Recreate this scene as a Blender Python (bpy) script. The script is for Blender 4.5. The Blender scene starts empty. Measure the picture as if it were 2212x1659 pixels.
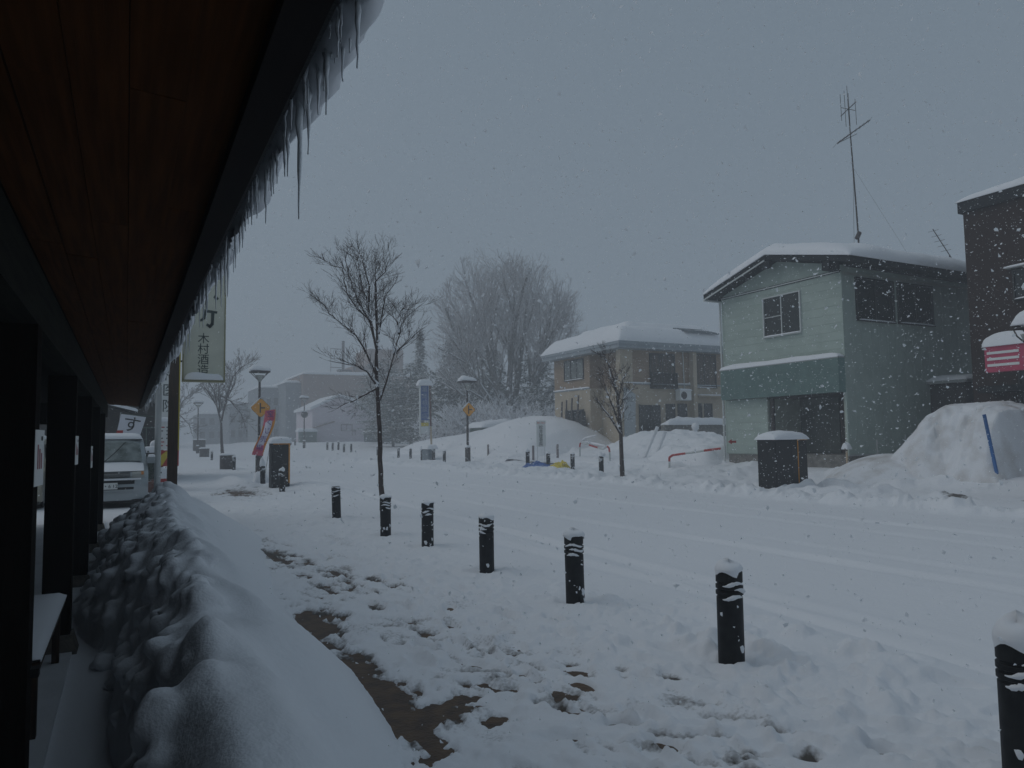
import bpy, bmesh, math, random
import numpy as np
from mathutils import Vector, Matrix, Euler
R = math.radians
rnd = random.Random(7)
sc = bpy.context.scene
COL = sc.collection

# ------------------------------------------------------------------ camera
cam_d = bpy.data.cameras.new("camera"); cam = bpy.data.objects.new("camera", cam_d); COL.objects.link(cam)
sc.camera = cam
cam.location = (0, 0, 1.7)
cam_d.sensor_width = 36.0
cam_d.lens = 36.0 * 1598 / 2212
cam_d.clip_start = 0.05; cam_d.clip_end = 3000
_y, _p, _r = R(27.5), R(4.1), R(0.8)
f_ = Vector((math.sin(_y)*math.cos(_p), math.cos(_y)*math.cos(_p), math.sin(_p)))
r_ = Vector((math.cos(_y), -math.sin(_y), 0)); u_ = r_.cross(f_)
r2 = r_*math.cos(_r) - u_*math.sin(_r); u2 = u_*math.cos(_r) + r_*math.sin(_r)
cam.rotation_euler = Matrix((r2, u2, -f_)).transposed().to_euler()
cam_d.dof.use_dof = False

# ------------------------------------------------------------------ sky
SUN_EL, SUN_AZ = R(45), R(298)
w = bpy.data.worlds.new("World"); sc.world = w; w.use_nodes = True
nt = w.node_tree; nt.nodes.clear()
sky = nt.nodes.new("ShaderNodeTexSky"); sky.sky_type = 'NISHITA'; sky.sun_disc = False
sky.sun_elevation = SUN_EL; sky.sun_rotation = SUN_AZ; sky.dust_density = 4.0; sky.ozone_density = 1.0
hs = nt.nodes.new("ShaderNodeHueSaturation"); hs.inputs['Saturation'].default_value = 0.45
mx = nt.nodes.new("ShaderNodeMix"); mx.data_type = 'RGBA'; mx.inputs[0].default_value = 0.72
mx.inputs[7].default_value = (3.26, 4.32, 5.36, 1)          # even cloud layer
bg = nt.nodes.new("ShaderNodeBackground"); bg.inputs[1].default_value = 0.10
out = nt.nodes.new("ShaderNodeOutputWorld")
nt.links.new(sky.outputs[0], hs.inputs['Color']); nt.links.new(hs.outputs[0], mx.inputs[6])
nt.links.new(mx.outputs[2], bg.inputs[0]); nt.links.new(bg.outputs[0], out.inputs[0])
# ------------------------------------------------------------------ sun behind thick cloud
sd = bpy.data.lights.new("sun", 'SUN'); sd.energy = 0.65; sd.angle = R(60); sd.color = (1.0, 1.0, 0.98)
so = bpy.data.objects.new("sun", sd); COL.objects.link(so)
d_ = Vector((math.sin(SUN_AZ)*math.cos(SUN_EL), math.cos(SUN_AZ)*math.cos(SUN_EL), math.sin(SUN_EL)))
so.rotation_euler = d_.to_track_quat('Z', 'Y').to_euler(); so.location = (0, -10, 40)
# ------------------------------------------------------------------ exposure
sc.view_settings.view_transform = 'Standard'; sc.view_settings.look = 'None'
sc.view_settings.exposure = -0.86; sc.view_settings.gamma = 1.0; sc.view_settings.use_curve_mapping = False
sc.cycles.use_denoising = True
sc.cycles.max_bounces = 6; sc.cycles.diffuse_bounces = 3; sc.cycles.glossy_bounces = 3
sc.cycles.transmission_bounces = 5; sc.cycles.transparent_max_bounces = 6; sc.cycles.volume_bounces = 1
sc.cycles.caustics_reflective = False; sc.cycles.caustics_refractive = False

# ------------------------------------------------------------------ noise
_tab = np.random.RandomState(3).rand(256*256).reshape(256, 256)
def vnoise(x, y):
    x = np.asarray(x, float); y = np.asarray(y, float)
    xi = np.floor(x).astype(int); yi = np.floor(y).astype(int)
    fx = x-xi; fy = y-yi; fx = fx*fx*(3-2*fx); fy = fy*fy*(3-2*fy)
    a = _tab[xi & 255, yi & 255]; b = _tab[(xi+1) & 255, yi & 255]
    c = _tab[xi & 255, (yi+1) & 255]; d = _tab[(xi+1) & 255, (yi+1) & 255]
    return (a*(1-fx)+b*fx)*(1-fy)+(c*(1-fx)+d*fx)*fy*1.0
def fbm(x, y, o=4, g=0.5):
    s = 0; a = 1; t = 0
    for i in range(o):
        s = s+a*vnoise(x*2**i+17.3*i, y*2**i+5.1*i); t += a; a *= g
    return s/t
def ss(a, b, t):
    t = np.clip((np.asarray(t, float)-a)/(b-a), 0, 1); return t*t*(3-2*t)
def base(x, y):
    return (.9*ss(62, 118, y)+.12*ss(15.6, 16.8, x)+.36*ss(18.5, 21, x)
            + .55*ss(22.5, 26, x)*ss(26, 33, y)*(1-ss(50, 70, y)))

# ------------------------------------------------------------------ materials
def mat(name, col, rough=0.7, var=0.0, scale=4.0, bump=0.0, bscale=30.0, metal=0.0, spec=0.5, col2=None, stretch=(1, 1, 1), detail=4.0, trans=0.0, ior=1.45, lo=0.35, hi=0.65):
    m = bpy.data.materials.new(name); m.use_nodes = True; t = m.node_tree; p = t.nodes["Principled BSDF"]
    p.inputs['Base Color'].default_value = (*col, 1); p.inputs['Roughness'].default_value = rough
    p.inputs['Metallic'].default_value = metal; p.inputs['Specular IOR Level'].default_value = spec
    p.inputs['IOR'].default_value = ior
    if trans: p.inputs['Transmission Weight'].default_value = trans
    if var or col2 or bump:
        tc = t.nodes.new("ShaderNodeTexCoord"); mp = t.nodes.new("ShaderNodeMapping"); mp.inputs['Scale'].default_value = stretch
        t.links.new(tc.outputs['Object'], mp.inputs[0])
    if var or col2:
        n = t.nodes.new("ShaderNodeTexNoise"); n.inputs['Scale'].default_value = scale; n.inputs['Detail'].default_value = detail
        t.links.new(mp.outputs[0], n.inputs['Vector'])
        r = t.nodes.new("ShaderNodeMapRange"); r.inputs[1].default_value = lo; r.inputs[2].default_value = hi
        t.links.new(n.outputs[0], r.inputs[0])
        m2 = t.nodes.new("ShaderNodeMix"); m2.data_type = 'RGBA'
        c2 = col2 if col2 else tuple(c*(1-var) for c in col)
        m2.inputs[6].default_value = (*col, 1); m2.inputs[7].default_value = (*c2, 1)
        t.links.new(r.outputs[0], m2.inputs[0]); t.links.new(m2.outputs[2], p.inputs['Base Color'])
    if bump:
        n2 = t.nodes.new("ShaderNodeTexNoise"); n2.inputs['Scale'].default_value = bscale; n2.inputs['Detail'].default_value = 3
        t.links.new(mp.outputs[0], n2.inputs['Vector'])
        b = t.nodes.new("ShaderNodeBump"); b.inputs['Strength'].default_value = bump; b.inputs['Distance'].default_value = 0.02
        t.links.new(n2.outputs[0], b.inputs['Height']); t.links.new(b.outputs[0], p.inputs['Normal'])
    return m
def rel_noise(m):  # position seeded per object so alike boards differ
    t = m.node_tree; oi = t.nodes.new("ShaderNodeObjectInfo"); mp = [n for n in t.nodes if n.type == 'MAPPING'][0]
    cx = t.nodes.new("ShaderNodeCombineXYZ")
    mu = t.nodes.new("ShaderNodeMath"); mu.operation = 'MULTIPLY'; mu.inputs[1].default_value = 40
    t.links.new(oi.outputs['Random'], mu.inputs[0]); t.links.new(mu.outputs[0], cx.inputs[0]); t.links.new(mu.outputs[0], cx.inputs[1])
    t.links.new(cx.outputs[0], mp.inputs['Location'])
    return m
M = {}
M['snow'] = mat('snow', (.80, .82, .85), .85, bump=.25, bscale=60, spec=.25)
M['snow_soft'] = mat('snow_soft', (.80, .82, .85), .9, spec=.2)
M['dirty_snow'] = mat('dirty_snow', (.78, .80, .83), .9, col2=(.50, .48, .46), scale=1.7, bump=.4, bscale=25, spec=.2, lo=.45, hi=.8)
M['ice'] = mat('ice', (.90, .94, .97), .3, trans=.22, ior=1.31, bump=.3, bscale=40)
M['ceiling_wood'] = rel_noise(mat('ceiling_wood', (.085, .030, .008), .85, spec=.08, col2=(.050, .017, .004), scale=3, stretch=(14, .6, 14), detail=6, bump=.1))
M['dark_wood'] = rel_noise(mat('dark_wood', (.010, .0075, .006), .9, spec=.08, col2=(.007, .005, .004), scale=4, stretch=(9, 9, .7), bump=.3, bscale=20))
M['beam_wood'] = mat('beam_wood', (.020, .021, .016), .9, spec=.1, col2=(.012, .012, .010), scale=4, stretch=(9, .6, 9), bump=.2)
M['post_wood'] = mat('post_wood', (.06, .035, .02), .75, col2=(.03, .018, .012), scale=6, stretch=(8, 8, .6), bump=.3, bscale=20)
M['fascia'] = mat('fascia', (.016, .012, .011), .8, spec=.15, col2=(.013, .010, .010), scale=5, stretch=(6, .5, 6))
M['black_metal'] = mat('black_metal', (.009, .010, .012), .55, spec=.3, col2=(.02, .021, .022), scale=12, bump=.12, bscale=80)
M['dark_steel'] = mat('dark_steel', (.035, .03, .03), .5, col2=(.06, .045, .04), scale=10)
M['concrete'] = mat('concrete', (.24, .23, .21), .9, col2=(.14, .135, .125), scale=5, bump=.3, bscale=40)
M['stone'] = mat('stone', (.22, .20, .17), .85, col2=(.12, .11, .10), scale=12, bump=.4, bscale=50)
M['green_siding'] = rel_noise(mat('green_siding', (.40, .475, .43), .75, col2=(.34, .41, .37), scale=1.6, detail=6, bump=.12, bscale=60))
M['pale_siding'] = mat('pale_siding', (.42, .46, .41), .75, col2=(.35, .39, .34), scale=2)
M['teal_panel'] = mat('teal_panel', (.19, .29, .27), .5, col2=(.16, .245, .23), scale=3)
M['roof_dark'] = mat('roof_dark', (.026, .030, .032), .75, spec=.2, col2=(.018, .021, .023), scale=6)
M['trim_white'] = mat('trim_white', (.55, .58, .57), .5)
M['alu'] = mat('alu', (.42, .44, .44), .45, metal=.3)
M['dark_frame'] = mat('dark_frame', (.03, .032, .03), .45)
M['glass'] = mat('glass', (.012, .017, .018), .08, spec=.6, col2=(.03, .035, .032), scale=.7)
M['pale_glass'] = mat('pale_glass', (.22, .24, .23), .25, col2=(.12, .135, .13), scale=1.2)
M['curtain_glass'] = mat('curtain_glass', (.10, .07, .045), .25, col2=(.035, .03, .025), scale=2, stretch=(5, 5, .4))
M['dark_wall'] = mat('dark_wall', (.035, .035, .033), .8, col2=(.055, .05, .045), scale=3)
M['brown_tile'] = mat('brown_tile', (.050, .034, .029), .8, spec=.2, col2=(.032, .021, .018), scale=18, detail=3, stretch=(1, 1, 3), bump=.2)
M['cream'] = mat('cream', (.50, .43, .33), .8, col2=(.44, .375, .285), scale=1.5, bump=.15, bscale=90)
M['tan'] = mat('tan', (.34, .255, .18), .8, col2=(.28, .205, .145), scale=2, stretch=(1, 1, 3), bump=.2, bscale=50)
M['blue_white'] = mat('blue_white', (.42, .46, .48), .6)
M['eave_blue'] = mat('eave_blue', (.33, .37, .40), .5, col2=(.27, .31, .34), scale=2)
M['pink_wall'] = mat('pink_wall', (.68, .62, .66), .8, col2=(.62, .56, .60), scale=1.3, stretch=(1, 1, 4))
M['taupe_wall'] = mat('taupe_wall', (.30, .21, .17), .8, col2=(.25, .18, .15), scale=1)
M['grey_wall'] = mat('grey_wall', (.22, .25, .27), .8, col2=(.17, .19, .21), scale=.8)
M['teal_shed'] = mat('teal_shed', (.05, .085, .09), .5)
M['green_shed'] = mat('green_shed', (.08, .12, .10), .6)
M['sign_cream'] = mat('sign_cream', (.60, .61, .50), .5, col2=(.52, .53, .44), scale=2)
M['sign_frame'] = mat('sign_frame', (.26, .25, .14), .5)
M['ink'] = mat('ink', (.012, .013, .014), .6)
M['ink_green'] = mat('ink_green', (.015, .035, .03), .6)
M['white_board'] = mat('white_board', (.72, .74, .73), .5)
M['cloth_white'] = mat('cloth_white', (.70, .72, .78), .8)
M['red'] = mat('red', (.42, .035, .03), .5)
M['orange_red'] = mat('orange_red', (.75, .12, .04), .5)
M['yellow'] = mat('yellow', (.62, .50, .05), .6)
M['sign_yellow'] = mat('sign_yellow', (.78, .34, .015), .4)
M['orange_trim'] = mat('orange_trim', (.60, .25, .015), .5)
M['blue_tarp'] = mat('blue_tarp', (.04, .14, .42), .45, col2=(.02, .07, .25), scale=7)
M['blue_panel'] = mat('blue_panel', (.045, .11, .32), .5)
M['blue_strip'] = mat('blue_strip', (.02, .12, .35), .5)
M['pink_sign'] = mat('pink_sign', (.50, .065, .13), .5, col2=(.42, .05, .11), scale=3)
M['purple'] = mat('purple', (.10, .03, .22), .7)
M['banner_pink'] = mat('banner_pink', (.62, .12, .18), .8)
M['banner_orange'] = mat('banner_orange', (.75, .30, .03), .8)
M['banner_white'] = mat('banner_white', (.72, .70, .80), .8)
M['rust_pole'] = mat('rust_pole', (.16, .07, .05), .7, col2=(.10, .05, .04), scale=8)
M['beige_pole'] = mat('beige_pole', (.50, .40, .28), .7)
M['silver_paint'] = mat('silver_paint', (.36, .40, .42), .3, metal=.5, spec=.5)
M['beige_paint'] = mat('beige_paint', (.42, .40, .33), .35)
M['rubber'] = mat('rubber', (.012, .012, .012), .8)
M['plastic_black'] = mat('plastic_black', (.015, .016, .017), .5)
M['lamp_glass'] = mat('lamp_glass', (.35, .36, .34), .3)
M['amber'] = mat('amber', (.55, .20, .03), .3)
M['frost_glass'] = mat('frost_glass', (.30, .34, .34), .5, col2=(.11, .135, .125), scale=3.5, detail=6)
M['bark'] = mat('bark', (.045, .033, .028), .85, col2=(.075, .055, .05), scale=14, stretch=(1, 1, .4), bump=.3)
M['bark_grey'] = mat('bark_grey', (.13, .115, .11), .85, col2=(.26, .25, .245), scale=6)
M['twig_frost'] = mat('twig_frost', (.38, .36, .355), .9, col2=(.62, .62, .63), scale=3)
M['needles'] = mat('needles', (.028, .052, .038), .8, col2=(.05, .075, .05), scale=2)
M['needles_frost'] = mat('needles_frost', (.10, .125, .105), .85, col2=(.24, .26, .25), scale=1.6)
M['paver'] = mat('paver', (.115, .066, .032), .6, col2=(.055, .032, .018), scale=9, detail=8, bump=.5, bscale=45)
M['pale_ink'] = mat('pale_ink', (.30, .36, .42), .6)
M['clod_snow'] = mat('clod_snow', (.78, .80, .82), .95, col2=(.66, .67, .68), scale=9, bump=.5, bscale=28, spec=.1)
M['shade_siding'] = mat('shade_siding', (.15, .17, .155), .8, col2=(.11, .125, .115), scale=2)  # siding colour darkened to deepen the shade inside the porch recess
M['faint_red'] = mat('faint_red', (.45, .22, .24), .8)
M['floor'] = mat('floor', (.74, .76, .79), .9, col2=(.66, .68, .70), scale=3, bump=.3, bscale=50)

# ------------------------------------------------------------------ mesh helpers
def setp(o, label=None, cat=None, group=None, kind=None):
    if label: o['label'] = label
    if cat: o['category'] = cat
    if group: o['group'] = group
    if kind: o['kind'] = kind
    return o
def thing(name, label, cat, loc=(0, 0, 0), group=None):
    o = bpy.data.objects.new(name, None); COL.objects.link(o); o.location = loc; o.empty_display_size = .2
    return setp(o, label, cat, group)
def worldloc(o):
    v = Vector((0, 0, 0))
    while o is not None:
        v = v + Vector(o.location); o = o.parent
    return v
class MB:
    def __init__(s): s.v = []; s.f = []
    def add(s, vs, fs):
        b = len(s.v); s.v.extend([tuple(map(float, v)) for v in vs]); s.f.extend([tuple(i+b for i in f) for f in fs]); return s
    def box(s, x0, x1, y0, y1, z0, z1):
        v = [(x0, y0, z0), (x1, y0, z0), (x1, y1, z0), (x0, y1, z0), (x0, y0, z1), (x1, y0, z1), (x1, y1, z1), (x0, y1, z1)]
        return s.add(v, [(0, 3, 2, 1), (4, 5, 6, 7), (0, 1, 5, 4), (1, 2, 6, 5), (2, 3, 7, 6), (3, 0, 4, 7)])
    def prism(s, pts, axis, a0, a1):      # convex/simple polygon extruded along an axis ('x','y','z')
        n = len(pts); vs = []
        for a in (a0, a1):
            for p, q in pts:
                vs.append({'x': (a, p, q), 'y': (p, a, q), 'z': (p, q, a)}[axis])
        fs = [tuple(range(n))[::-1], tuple(range(n, 2*n))]+[(i, (i+1) % n, n+(i+1) % n, n+i) for i in range(n)]
        return s.add(vs, fs)
    def tube(s, pts, rad, n=6, cap=True):
        pts = [Vector(p) for p in pts]; k = len(pts)
        if not hasattr(rad, '__len__'): rad = [rad]*k
        b = len(s.v); vs = []
        ref = None
        for i, p in enumerate(pts):
            t = (pts[min(i+1, k-1)]-pts[max(i-1, 0)]).normalized()
            if ref is None:
                ref = Vector((0, 0, 1)) if abs(t.z) < .9 else Vector((1, 0, 0))
            a = t.cross(ref)
            if a.length < 1e-4: a = t.cross(Vector((0, 1, 0)))
            a.normalize(); c = a.cross(t).normalized(); ref = c
            for j in range(n):
                th = 2*math.pi*j/n
                vs.append(tuple(p+(a*math.cos(th)+c*math.sin(th))*rad[i]))
        fs = []
        for i in range(k-1):
            for j in range(n):
                fs.append((i*n+j, i*n+(j+1) % n, (i+1)*n+(j+1) % n, (i+1)*n+j))
        if cap: fs += [tuple(range(n)), tuple(range((k-1)*n, k*n))[::-1]]
        return s.add(vs, fs)
    def lathe(s, prof, n=24, c=(0, 0)):   # prof: (r,z)
        vs = []; k = len(prof)
        for r, z in prof:
            for j in range(n):
                th = 2*math.pi*j/n; vs.append((c[0]+r*math.cos(th), c[1]+r*math.sin(th), z))
        fs = [(i*n+j, i*n+(j+1) % n, (i+1)*n+(j+1) % n, (i+1)*n+j) for i in range(k-1) for j in range(n)]
        fs += [tuple(range(n))[::-1], tuple(range((k-1)*n, k*n))]
        return s.add(vs, fs)
    def cap(s, x0, x1, y0, y1, z, t, seed=0, p=3.0, res=None, lump=.25, lo=0.0, zf=None):
        """a cushion of snow lying on a rectangle"""
        w_, d_ = x1-x0, y1-y0
        nx = int(max(5, min(60, w_/(res or max(w_, d_)/24)))); ny = int(max(5, min(90, d_/(res or max(w_, d_)/24))))
        U, V = np.meshgrid(np.linspace(-1, 1, nx+1), np.linspace(-1, 1, ny+1), indexing='ij')
        U = np.sign(U)*(1-(1-abs(U))**1.7); V = np.sign(V)*(1-(1-abs(V))**1.7)
        e = (np.clip(1-abs(U)**(p*2), 0, 1)*np.clip(1-abs(V)**(p*2), 0, 1))**.45
        X = x0+(U+1)/2*w_; Y = y0+(V+1)/2*d_
        H = t*e*(1-lump+2*lump*fbm(X*2.2/max(.3, min(w_, 2))+seed*7.1, Y*2.2/max(.3, min(d_, 2))+seed*3.3, 3))
        # bulge the rim outwards
        Z0 = z+(zf(X, Y) if zf else 0)
        top = np.stack([X, Y, Z0+H+lo*e], -1).reshape(-1, 3)
        bot = np.stack([X, Y, Z0-.012+0*X], -1).reshape(-1, 3)
        N = (nx+1)*(ny+1); m = ny+1; fs = []
        for i in range(nx):
            for j in range(ny):
                a = i*m+j; fs.append((a, a+m, a+m+1, a+1)); fs.append((N+a, N+a+1, N+a+m+1, N+a+m))
        rim = [i*m for i in range(nx+1)]+[nx*m+j for j in range(1, ny+1)]+[i*m+ny for i in range(nx-1, -1, -1)]+[j for j in range(ny-1, 0, -1)]
        for a, b in zip(rim, rim[1:]+rim[:1]): fs.append((a, N+a, N+b, b))
        return s.add(top, fs)if False else s.add(np.vstack([top, bot]), fs)
    def build(s, name, m, parent=None, smooth=False, local=False):
        v = np.array(s.v, dtype=float).reshape(-1, 3)
        if parent is not None and not local: v = v-np.array(worldloc(parent))
        me = bpy.data.meshes.new(name); me.from_pydata(v.tolist(), [], s.f); me.materials.append(M[m] if isinstance(m, str) else m)
        if smooth:
            me.polygons.foreach_set('use_smooth', [True]*len(me.polygons))
            if smooth == 2:
                try: me.set_sharp_from_angle(angle=R(40))
                except Exception: pass
        o = bpy.data.objects.new(name, me); COL.objects.link(o); o.parent = parent
        return o
def fastmesh(name, V, F, m, parent=None, smooth=False):
    """numpy mesh, F is (n,k)"""
    me = bpy.data.meshes.new(name); V = np.asarray(V, dtype=np.float32); F = np.asarray(F, dtype=np.int32); k = F.shape[1]
    me.vertices.add(len(V)); me.vertices.foreach_set('co', V.ravel())
    me.loops.add(F.size); me.loops.foreach_set('vertex_index', F.ravel())
    me.polygons.add(len(F)); me.polygons.foreach_set('loop_start', np.arange(0, F.size, k, dtype=np.int32)); me.polygons.foreach_set('loop_total', np.full(len(F), k, dtype=np.int32))
    me.polygons.foreach_set('use_smooth', np.full(len(F), bool(smooth)))
    me.update(calc_edges=True); me.validate()
    me.materials.append(M[m] if isinstance(m, str) else m)
    o = bpy.data.objects.new(name, me); COL.objects.link(o); o.parent = parent
    return o
def copy_tree(o, parent=None):
    c = o.copy(); COL.objects.link(c); c.parent = parent
    for ch in list(o.children): copy_tree(ch, c)
    return c
def text(body, size, m, parent, loc, face='-y', name='lettering', rot=0.0, sx=1.0, depth=.004, spacing=None):
    """flat lettering, centred on loc (world)"""
    cu = bpy.data.curves.new('t', 'FONT'); cu.body = body; cu.size = size; cu.extrude = depth/2
    cu.align_x = 'CENTER'; cu.align_y = 'CENTER'
    if spacing: cu.space_line = spacing
    o = bpy.data.objects.new('t', cu); COL.objects.link(o)
    dg = bpy.context.evaluated_depsgraph_get(); dg.update()
    me = bpy.data.meshes.new_from_object(o.evaluated_get(dg)); bpy.data.objects.remove(o); bpy.data.curves.remove(cu)
    rz = {'-y': 0, '-x': -math.pi/2, '+x': math.pi/2}[face]
    L = Vector(loc)-(worldloc(parent) if parent else Vector((0, 0, 0)))
    me.transform(Matrix.Translation(L) @ Matrix.Rotation(rz, 4, 'Z') @ Matrix.Rotation(math.pi/2, 4, 'X') @ Matrix.Rotation(rot, 4, 'Z') @ Matrix.Diagonal((sx, 1, 1, 1)))
    me.materials.clear(); me.materials.append(M[m]); me.name = name
    o = bpy.data.objects.new(name, me); COL.objects.link(o); o.parent = parent
    return o
def window(parent, plane, a0, a1, z0, z1, at, nm='window', frame='alu', pane='glass', cols=2, ft=.05, dep=.06, cross=None, sill=True):
    """window proud of a wall; plane 'x' = wall at x=at facing -x, a along y; plane 'y' = wall at y=at facing -y, a along x"""
    def bx(mb, p0, p1, q0, q1, d0, d1):
        if plane == 'x': mb.box(at-d1, at-d0, p0, p1, q0, q1)
        else: mb.box(p0, p1, at-d1, at-d0, q0, q1)
    fr = MB()
    bx(fr, a0-ft, a1+ft, z1, z1+ft, -.02, dep); bx(fr, a0-ft, a1+ft, z0-ft, z0, -.02, dep)
    bx(fr, a0-ft, a0, z0, z1, -.02, dep); bx(fr, a1, a1+ft, z0, z1, -.02, dep)
    for i in range(1, cols):
        c = a0+(a1-a0)*i/cols; bx(fr, c-ft*.4, c+ft*.4, z0, z1, .0, dep-.012)
    if cross:
        for (u0, u1, zz) in cross: bx(fr, a0+(a1-a0)*u0, a0+(a1-a0)*u1, zz-.012, zz+.012, 0, dep-.015)
    wo = fr.build(nm, frame, parent)
    for i in range(cols):
        g = MB(); p0 = a0+(a1-a0)*i/cols; p1 = a0+(a1-a0)*(i+1)/cols
        o_ = .012 if i % 2 else .024
        bx(g, p0+.004, p1-.004, z0+.003, z1-.003, -.01, o_); g.build('pane', pane, wo)
    if sill:
        s_ = MB(); bx(s_, a0-ft, a1+ft, z0-ft-.03, z0-ft, -.01, dep+.05); s_.build('sill', frame, wo)
        c_ = MB()
        if plane == 'x': c_.cap(at-dep-.05, at-.01, a0, a1, z0-ft, .05, seed=a0)
        else: c_.cap(a0, a1, at-dep-.05, at-.01, z0-ft, .05, seed=a0)
        c_.build('sill_snow', 'snow_soft', wo, smooth=True)
    return wo

# ------------------------------------------------------------------ GROUND (one sheet, finest where it is nearest)
def bare_field(x, y):
    """1 where the pavement has been scraped bare"""
    b = np.zeros_like(x)
    nz = fbm(x*7, y*7, 4)-.5
    nf = fbm(x*26, y*9, 3)-.5
    for (cx, cy, rx, ry, s, an) in BARE:
        c_, s_ = math.cos(R(an)), math.sin(R(an)); u = (x-cx)*c_+(y-cy)*s_; v = -(x-cx)*s_+(y-cy)*c_
        d = np.sqrt((u/rx)**2+(v/ry)**2)
        b = np.maximum(b, s*(1.25-d+nz*1.5+nf*.9))
    return np.clip(b, -1, 1)
BARE = [(1.62, 7.2, .26, .62, 1.15, 0), (1.55, 6.35, .16, .45, .72, 0), (1.58, 5.75, .16, .6, .85, 0), (1.52, 4.85, .26, .72, 1.2, 0), (1.62, 5.2, .2, .3, .8, 0),
        (1.75, 4.45, .22, .26, .9, 0), (1.98, 4.62, .22, .10, .6, 0), (1.55, 4.15, .15, .3, .7, 0), (2.05, 4.2, .12, .1, .5, 0),
        (2.35, 4.62, .13, .07, .6, 0), (2.62, 4.3, .20, .10, .72, 0), (2.5, 4.85, .24, .045, .45, 0),
        (2.55, 5.6, .07, .20, .6, 20), (2.35, 6.3, .10, .2, .5, 20), (3.0, 6.3, .08, .10, .45, 0),
        (2.0, 11.2, .16, 1.0, .62, 12), (2.45, 9.6, .14, .6, .62, 12), (2.7, 8.9, .12, .25, .6, 0), (3.1, 8.9, .28, .05, .45, 0), (2.3, 8.6, .14, .09, .5, 0),
        (1.85, 13.0, .10, .4, .5, 0), (3.8, 15.4, .5, .08, .42, 0), (3.25, 4.6, .08, .08, .4, 0),
        (3.4, 26.0, .9, 2.6, .62, 0), (2.1, 43.0, .6, 1.8, .6, 0), (17.1, 10.6, 1.1, .35, .62, 30), (17.9, 9.3, .5, .3, .55, 40), (18.1, 16.3, .4, .2, .5, 0)]
_b = random.Random(5)
for _i in range(190):
    _t = _b.random(); _y = 2.6+9.0*_t**1.3; _x = 2.75-.10*(_y-3)+_b.gauss(0, .42)
    if _x < 1.5: continue
    BARE.append((_x, _y, _b.uniform(.015, .05)*(1+.05*_y), _b.uniform(.05, .16)*(1+.14*_y), _b.uniform(.2, .50), _b.uniform(0, 55)))
for _i in range(26):
    _y = _b.uniform(8, 14); BARE.append((2.35-.09*(_y-9)+_b.gauss(0, .16), _y, _b.uniform(.05, .14), _b.uniform(.15, .5), _b.uniform(.35, .62), 10))
FOOT = []
fr_ = random.Random(11)
for (x0, y0, x1, y1, n) in [(3.6, 2.0, 2.6, 7.5, 13), (4.6, 1.6, 3.3, 4.6, 9), (2.9, 2.6, 2.2, 9.5, 14), (3.5, 5.2, 2.6, 12.0, 12), (2.0, 12.5, 4.4, 16.5, 8), (5.2, 3.0, 3.8, 5.0, 5), (3.3, 1.8, 2.0, 6.0, 12), (2.6, 2.2, 2.9, 9.0, 16), (4.3, 2.4, 2.2, 3.9, 9), (3.9, 1.6, 3.2, 8.0, 14), (5.6, 2.2, 3.9, 3.0, 7)]:
    dx, dy = x1-x0, y1-y0; L = math.hypot(dx, dy)
    for i in range(n):
        t = (i+.5)/n+fr_.uniform(-.02, .02); s_ = .12*(-1)**i
        FOOT.append((x0+dx*t-dy/L*s_, y0+dy*t+dx/L*s_, math.atan2(dy, dx)+fr_.uniform(-.25, .25), fr_.uniform(.6, 1.1)))
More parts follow.
